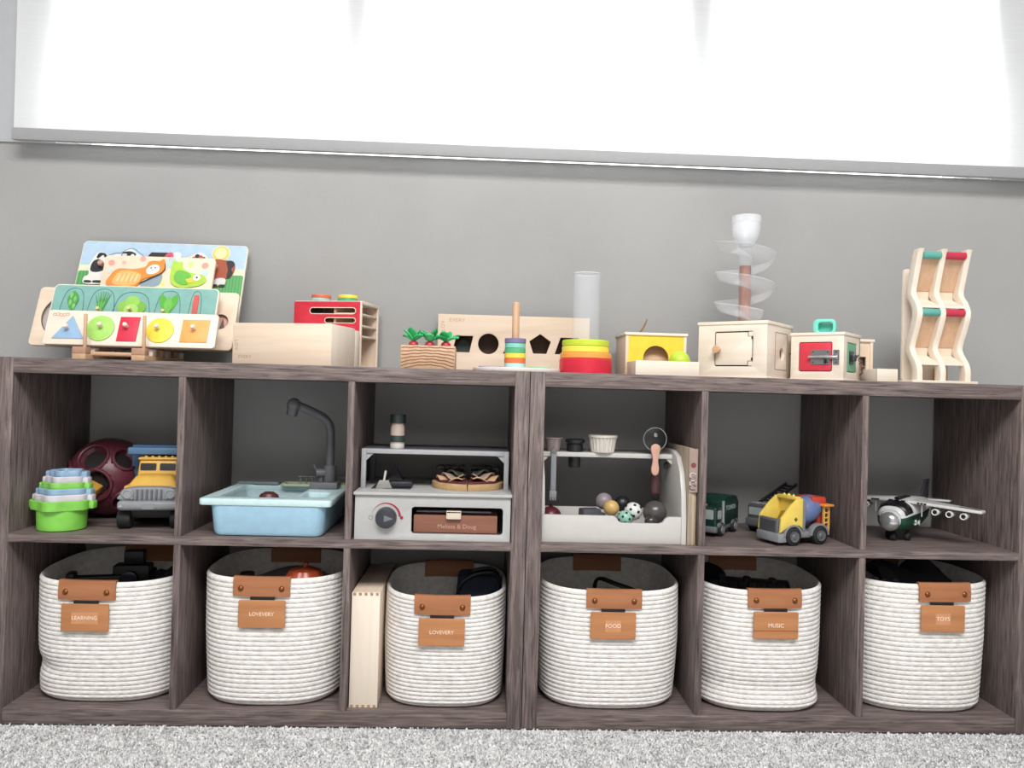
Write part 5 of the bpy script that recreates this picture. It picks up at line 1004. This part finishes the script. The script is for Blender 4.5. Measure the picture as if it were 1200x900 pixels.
for nm_, bx in (('tray_front', (tx0, tx1, ty0, ty0+0.006, 0, 0.0285)), ('tray_side', (tx0, tx0+0.006, ty0+0.006, ty1, 0, 0.0285)), ('tray_side', (tx1-0.006, tx1, ty0+0.006, ty1, 0, 0.0285)), ('tray_floor', (tx0+0.006, tx1-0.006, ty0+0.006, ty1, 0, 0.004))):
    b = B(); b.box(*bx, 0.0008); obj(nm_, b, BIRCH_L('x'), t)
b = B(); b.sphere((0, 0, 0.0205), 0.0205, u=36, v=22); solo('lime_ball', b, plain('#b9d63e', 0.4), 'lime green wooden ball in the tray of the yellow box', 'ball', (0.300, 0.085, ZT+0.0095))
b = B(); b.tube(smooth_path([(0, 0, 0.0), (0.010, 0.006, 0.012), (0.018, 0.012, 0.026), (0.021, 0.014, 0.034)]), [0.0022]*6+[0.0019]*6+[0.0012]*6+[0.0006], 8); b.tube([(0.009, 0.005, 0.011), (0.012, 0.006, 0.016)], 0.001, 6)
solo('twig', b, wood('#7a5d40', '#9c7a55', 'z', 2.0), 'thin brown twig propped on the yellow box lid', 'twig', (0.239, 0.2, ZT+0.0905))
# ---- box with little doors, carries the ball run
t = thing('door_box', 'birch cube with little knobbed door under the clear spiral', 'toy box', (0.4619, 0.05, ZT), -40)      # origin: near corner between the two faces
S = 0.143; HB = 0.1075
ext = 0.005
door = rrect(-0.108, -0.028, 0.024, 0.094, 0.004)
b = B(); b.plate([rrect(-S, 0, 0.004, HB), door], 0.006, FRONT(0, 0.006, 0), 0.0004); obj('front_wall', b, BIRCH_L('x'), t)
dr_ = [(-0.1058, 0.0278), (-0.1048, 0.0266), (-0.0395, 0.0266), (-0.0395, 0.0350), (-0.0302, 0.0350), (-0.0302, 0.0830), (-0.0395, 0.0830), (-0.0395, 0.0914), (-0.1048, 0.0914), (-0.1058, 0.0902)]
b = B(); b.plate(rrect(-0.108, -0.028, 0.024, 0.094, 0.004), 0.002, FRONT(0, 0.006, 0)); obj('door_gap', b, plain('#2a211b', 0.8), t)
b = B(); b.plate(dr_, 0.004, FRONT(0, 0.0042, 0), 0.0006); d_ = obj('door', b, BIRCH_L('x'), t)
b = B(); b.plate([rrect(-0.0375, -0.0285, 0.0255, 0.034), ], 0.0035, FRONT(0, 0.004, 0)); b.plate(rrect(-0.0375, -0.0285, 0.084, 0.0925), 0.0035, FRONT(0, 0.004, 0)); obj('door_corner', b, BIRCH_L('x'), t)
b = B(); b.lathe([(0.005, 0), (0.0045, 0.006), (0.0078, 0.009), (0.0085, 0.014), (0.007, 0.0175), (0, 0.018)], 24, FRONT(-0.099, 0.0005, 0.057)); obj('knob', b, BEECH('z'), d_)
for z in (0.036, 0.078):
    b = B(); b.box(-0.0315, -0.0285, -0.0006, 0.001, z, z+0.005); obj('hinge_pin', b, plain('#2c2622', 0.6), d_)
side_door = rrect(0.04, 0.108, 0.024, 0.094, 0.004)
b = B(); b.plate([rrect(0.006, S, 0.004, HB), circ(0.083, 0.052, 0.0125, 28)], 0.006, SIDE(-0.006, 0, 0), 0.0004); sw = obj('side_wall', b, BIRCH_L('y'), t)
b = B(); b.tube([(0.0, y, z) for y, z in rrect(0.045, 0.112, 0.020, 0.094, 0.003)], 0.0006, 5, True); obj('panel_seam', b, plain('#6b5440', 0.7), sw)
b = B(); b.plate(circ(0.083, 0.052, 0.0135, 28), 0.002, SIDE(-0.009, 0, 0)); obj('finger_hole', b, wood('#96714e', '#a8835f', 'y', 0.6), sw)
b = B(); b.box(-S, -S+0.006, 0.006, S, 0.004, HB); b.box(-S, 0, S-0.006, S, 0.004, HB); obj('rear_walls', b, BIRCH('z'), t)
b = B(); b.box(-S-0.002, 0.002, -0.002, S+0.002, HB, HB+0.0065, 0.0008); tp = obj('lid', b, BIRCH_L('x'), t)
b = B(); b.box(-S-0.002, 0.002, -0.002, S+0.002, 0, 0.004, 0.0006); obj('base', b, BIRCH_L('x'), t)
b = B(); b.box(0.0, 0.006, S-0.012, S-0.006, 0.054, 0.058); b.box(0.004, 0.006, S-0.012, S-0.006, 0.046, 0.056); obj('latch_hook', b, plain('#4b4238', 0.4, 0.6), t)
# spiral ball run standing on the lid
_c = math.radians(-40); bxc = 0.4619 + (-S/2)*math.cos(_c) - (S/2)*math.sin(_c); byc = 0.05 + (-S/2)*math.sin(_c) + (S/2)*math.cos(_c)
t = thing('ball_run', 'clear plastic spiral ball run with copper coloured pole and cup', 'ball run', (0.449, 0.152, ZT+HB+0.0066))
b = B(); b.cyl((0, 0, 0), (0, 0, 0.120), 0.0118, n=32); obj('pole', b, wood('#9a6a58', '#b07f6c', 'z', 0.8, 0.35), t, label='copper brown pole')
CLR = plain('#f2f5fb', 0.08, alpha=0.16, var=0.0); CLR2 = plain('#f4f6fa', 0.2, alpha=0.32, var=0.0); CLR3 = plain('#f2f5fb', 0.08, alpha=0.05, var=0.0)
b = B(); b.lathe([(0.0135, 0), (0.0135, 0.165), (0.0145, 0.166), (0.0125, 0.166), (0.0122, 0.164), (0.0122, 0)], 32); obj('sleeve', b, CLR3, t)
b = B(); rows = []; turns = 2.33; ns = 118
for i in range(ns+1):
    s_ = i/ns; a = R(-70) - 2*PI*turns*s_; z = 0.0095 + 0.148*s_
    row = []
    for rr_, dz in ((0.0138, 0.004), (0.0175, -0.002), (0.026, -0.007), (0.037, -0.0085), (0.048, -0.006), (0.057, 0.002), (0.0605, 0.013), (0.062, 0.014), (0.0625, 0.0125)):
        row.append((rr_*math.cos(a), rr_*math.sin(a), z+dz))
    rows.append(row)
b.grid(rows); rp_ = obj('spiral_ramp', b, CLR, t, 60); md = rp_.modifiers.new('wall', 'SOLIDIFY'); md.thickness = 0.0012
b = B(); b.lathe([(0, 0.160), (0.013, 0.160), (0.0145, 0.163), (0.021, 0.170), (0.027, 0.182), (0.0295, 0.198), (0.030, 0.222), (0.0292, 0.2228), (0.028, 0.222), (0.0275, 0.2), (0.0255, 0.184), (0.020, 0.173), (0.013, 0.165), (0, 0.164)], 44); obj('cup', b, CLR2, t, label='frosted clear cup')
b = B(); b.lathe([(0.0300, 0.208), (0.0308, 0.209), (0.0308, 0.2225), (0.0296, 0.2232), (0.0290, 0.222), (0.0290, 0.209)], 44); obj('cup_band', b, CLR2, t)
# ---- lock box with bolt and chain
t = thing('lock_box', 'birch lock cube with red bolted door and chained green door', 'toy box', (0.6138, 0.05, ZT), -42)
S2, H2 = 0.104, 0.090
b = B(); b.plate([rrect(-S2, 0, 0.004, H2), rrect(-0.088, -0.022, 0.018, 0.077, 0.004)], 0.006, FRONT(0, 0.006, 0), 0.0004); obj('front_wall', b, BIRCH_L('x'), t)
b = B(); b.plate(rrect(-0.089, -0.021, 0.017, 0.078, 0.004), 0.002, FRONT(0, 0.0065, 0)); obj('door_gap', b, plain('#2a211b', 0.8), t)
b = B(); b.plate(rrect(-0.0865, -0.0235, 0.0195, 0.0755, 0.003), 0.0045, FRONT(0, 0.0045, 0), 0.0005); dd = obj('red_door', b, plain('#d93a4d', 0.4), t, label='red little door')
b = B(); b.plate(rrect(-0.063, -0.026, 0.032, 0.0425, 0.001), 0.0015, FRONT(0, 0.0, 0)); b.plate(rrect(-0.063, -0.026, 0.0505, 0.061, 0.001), 0.0015, FRONT(0, 0.0, 0)); b.box(-0.0625, -0.0265, -0.006, 0.0, 0.0425, 0.0505, 0.001); bo_ = obj('bolt_plate', b, STEEL, t)
b = B(); b.cyl((-0.067, -0.005, 0.0465), (-0.010, -0.005, 0.0465), 0.0036, bev=0.0008, n=16); obj('bolt_bar', b, plain('#c3c5c8', 0.25, 0.9), bo_)
b = B(); b.box(-0.036, -0.0325, -0.007, 0.0, 0.034, 0.0445, 0.0008); obj('bolt_knob', b, plain('#3a3b3e', 0.3, 0.8), bo_)
b = B(); b.plate(rrect(-0.0195, -0.008, 0.032, 0.061, 0.001), 0.0015, FRONT(0, 0.0, 0)); b.box(-0.0175, -0.0095, -0.0065, 0.0, 0.042, 0.051, 0.001); kp = obj('bolt_keeper', b, STEEL, t)
for x in (-0.059, -0.03, -0.0138):
    for z in (0.0365, 0.0572):
        b = B(); b.sphere((x, -0.0018, z), 0.0016); obj('screw', b, plain('#58595c', 0.35, 0.8), t)
b = B(); b.plate([rrect(0.006, S2, 0.004, H2), rrect(0.022, 0.08, 0.018, 0.077, 0.004)], 0.006, SIDE(-0.006, 0, 0), 0.0004); obj('side_wall', b, BIRCH_L('y'), t)
b = B(); b.plate(rrect(0.021, 0.081, 0.017, 0.078, 0.004), 0.002, SIDE(-0.0085, 0, 0)); obj('door_gap', b, plain('#2a211b', 0.8), t)
b = B(); b.plate(rrect(0.0235, 0.0785, 0.0195, 0.0755, 0.003), 0.0045, SIDE(-0.0045, 0, 0), 0.0005); obj('green_door', b, plain('#69ad8b', 0.4), t, label='green little door')
b = B(); b.plate(rrect(0.034, 0.060, 0.034, 0.060, 0.001), 0.0015, SIDE(0, 0, 0)); b.box(0, 0.009, 0.04, 0.054, 0.040, 0.054, 0.002); lk = obj('clasp', b, plain('#5b5d5f', 0.3, 0.85), t)
for k in range(7):
    f_ = k/6; px_, py_, pz_ = 0.008+0.006*math.sin(f_*PI), 0.058+0.03*f_, 0.050 - 0.033*f_
    b = B(); b.tube([(px_ + (0.0 if k % 2 else 0.0028*math.sin(2*PI*i/12)), py_+0.0032*math.cos(2*PI*i/12), pz_ + (0.0040 if k % 2 else 0.0034)*math.sin(2*PI*i/12)) for i in range(12)], 0.00095, 6, True); obj('chain_link', b, plain('#77797b', 0.3, 0.9), t)
b = B(); b.box(-S2, -S2+0.006, 0.006, S2, 0.004, H2); b.box(-S2, 0, S2-0.006, S2, 0.004, H2); obj('rear_walls', b, BIRCH('z'), t)
b = B(); b.box(-S2-0.002, 0.002, -0.002, S2+0.002, H2, H2+0.006, 0.0008); obj('lid', b, BIRCH_L('x'), t)
b = B(); b.box(-S2-0.002, 0.002, -0.002, S2+0.002, 0, 0.004, 0.0006); obj('base', b, BIRCH_L('x'), t)
MT = plain('#76d8c6', 0.4)
t2 = thing('mint_handle_toy', 'mint plastic loop toy standing on the lock cube', 'toy', (0.607, 0.122, ZT+H2+0.0061), -30)
b = B(); b.plate([rrect(-0.022, 0.022, 0, 0.030, 0.010), rrect(-0.012, 0.0155, 0.004, 0.0235, 0.006)], 0.024, FRONT(0, 0.012, 0), 0.002); obj('loop', b, MT, t2)
b = B(); b.plate(rrect(-0.0125, 0.016, 0.0, 0.022, 0.004), 0.004, FRONT(0, 0.008, 0)); obj('inner_panel', b, plain('#5fc4b2', 0.4), t2)
# ---- small box with drawer behind the lock box
t = thing('drawer_box', 'small open birch box with low tray right of the lock cube', 'toy box', (0.694, 0.15, ZT))
b = B(); b.box(-0.017, 0.028, 0.06, 0.066, 0.0, 0.085); b.box(0.022, 0.028, 0.0, 0.06, 0, 0.085, 0.0006); b.box(-0.017, -0.012, 0.0, 0.06, 0, 0.085, 0.0006); obj('body', b, BIRCH('z'), t)
b = B(); b.plate([rrect(-0.012, 0.022, 0.004, 0.085), rrect(-0.010, 0.0145, 0.026, 0.054, 0.0005)], 0.005, FRONT(0, 0.008, 0)); obj('front_panel', b, BIRCH('z'), t)
b = B(); b.box(-0.0115, 0.0145, 0.016, 0.020, 0.022, 0.058); obj('recess', b, wood('#a8664a', '#b97a5c', 'x', 0.6), t)
b = B(); b.box(-0.018, 0.0305, -0.002, 0.068, 0.085, 0.0905, 0.0008); obj('lid', b, BIRCH_L('x'), t)
b = B(); b.cyl((0.028, 0.03, 0.064), (0.035, 0.03, 0.064), 0.0022, n=12); b.cyl((0.034, 0.03, 0.064), (0.037, 0.03, 0.064), 0.0032, n=12); obj('side_screw', b, plain('#2b2b2d', 0.4, 0.6), t)
for nm_, bx in (('tray_front', (0.0, 0.042, -0.075, -0.069, 0, 0.027)), ('tray_side', (0.036, 0.042, -0.069, -0.0005, 0, 0.027)), ('tray_side', (0.0, 0.006, -0.069, -0.0005, 0, 0.027)), ('tray_floor', (0.006, 0.036, -0.069, -0.0005, 0, 0.004))):
    b = B(); b.box(*bx, 0.0008); obj(nm_, b, BIRCH_L('x'), t)
# ---- wavy ball tower
t = thing('wave_tower', 'tall wavy wooden tower with teal and red dowels', 'toy tower', (0.812, 0.035, ZT))
b = B(); b.box(-0.070, 0.060, -0.004, 0.10, 0, 0.0055, 0.001); obj('base', b, BIRCH_L('x'), t)
b = B(); b.plate(rrect(-0.052, 0.044, 0.0055, 0.232, 0.006), 0.008, FRONT(0, 0.078, 0), 0.001); obj('back_board', b, BIRCH_L('z'), t)
path = smooth_path([(0.004, 0.263, 0), (0.010, 0.250, 0), (0.024, 0.205, 0), (0.030, 0.178, 0), (0.014, 0.158, 0), (0.005, 0.136, 0), (0.016, 0.105, 0), (0.030, 0.074, 0), (0.026, 0.060, 0), (0.008, 0.040, 0), (0.002, 0.024, 0), (0.002, 0.0056, 0)], 5)
fr = [(p.x, p.y) for p in path]; bk_ = [(p.x+0.021, p.y) for p in path][::-1]
for x in (-0.0525, -0.006, 0.0435):
    b = B(); b.plate(fr + bk_, 0.011, SIDE(x-0.0055, 0, 0), 0.001); obj('wave_rail', b, BIRCH_L('z'), t)
for x0_, x1_, c in ((-0.047, -0.0115, '#5fa59c'), (-0.0005, 0.038, '#bf2f4a')):
    for zr, y in ((0.251, 0.012), (0.139, 0.012)):
        b = B(); b.cyl((x0_, y, zr), (x1_, y, zr), 0.0075, n=20); obj('dowel', b, plain(c, 0.45), t, label=('teal' if x0_ < 0 else 'red') + ' painted dowel')
    for z0 in (0.112, 0.0):
        b = B(); b.plate([(0.018, 0.133+z0), (0.022, 0.135+z0), (0.052, 0.075+z0), (0.048, 0.073+z0)], x1_-x0_-0.0004, SIDE(x0_+0.0002, 0, 0)); obj('slope_panel', b, BEECH('z'), t)
        b = B(); b.box(x0_+0.0002, x1_-0.0002, 0.050, 0.054, 0.054+z0, 0.078+z0); obj('stop_panel', b, BIRCH('x'), t)
        b = B(); b.plate([(0.050, 0.052+z0), (0.050, 0.056+z0), (0.010, 0.040+z0), (0.010, 0.036+z0)], x1_-x0_-0.0004, SIDE(x0_+0.0002, 0, 0)); obj('tray_panel', b, BIRCH_L('x'), t)
b = B(); b.box(0.012, 0.037, 0.062, 0.070, 0.0056, 0.03, 0.001); fb = obj('corner_block', b, BEECH('x'), t)
b = B(); b.cyl((0.025, 0.062, 0.012), (0.025, 0.0605, 0.012), 0.0026, n=12); obj('screw', b, BRASS, fb)
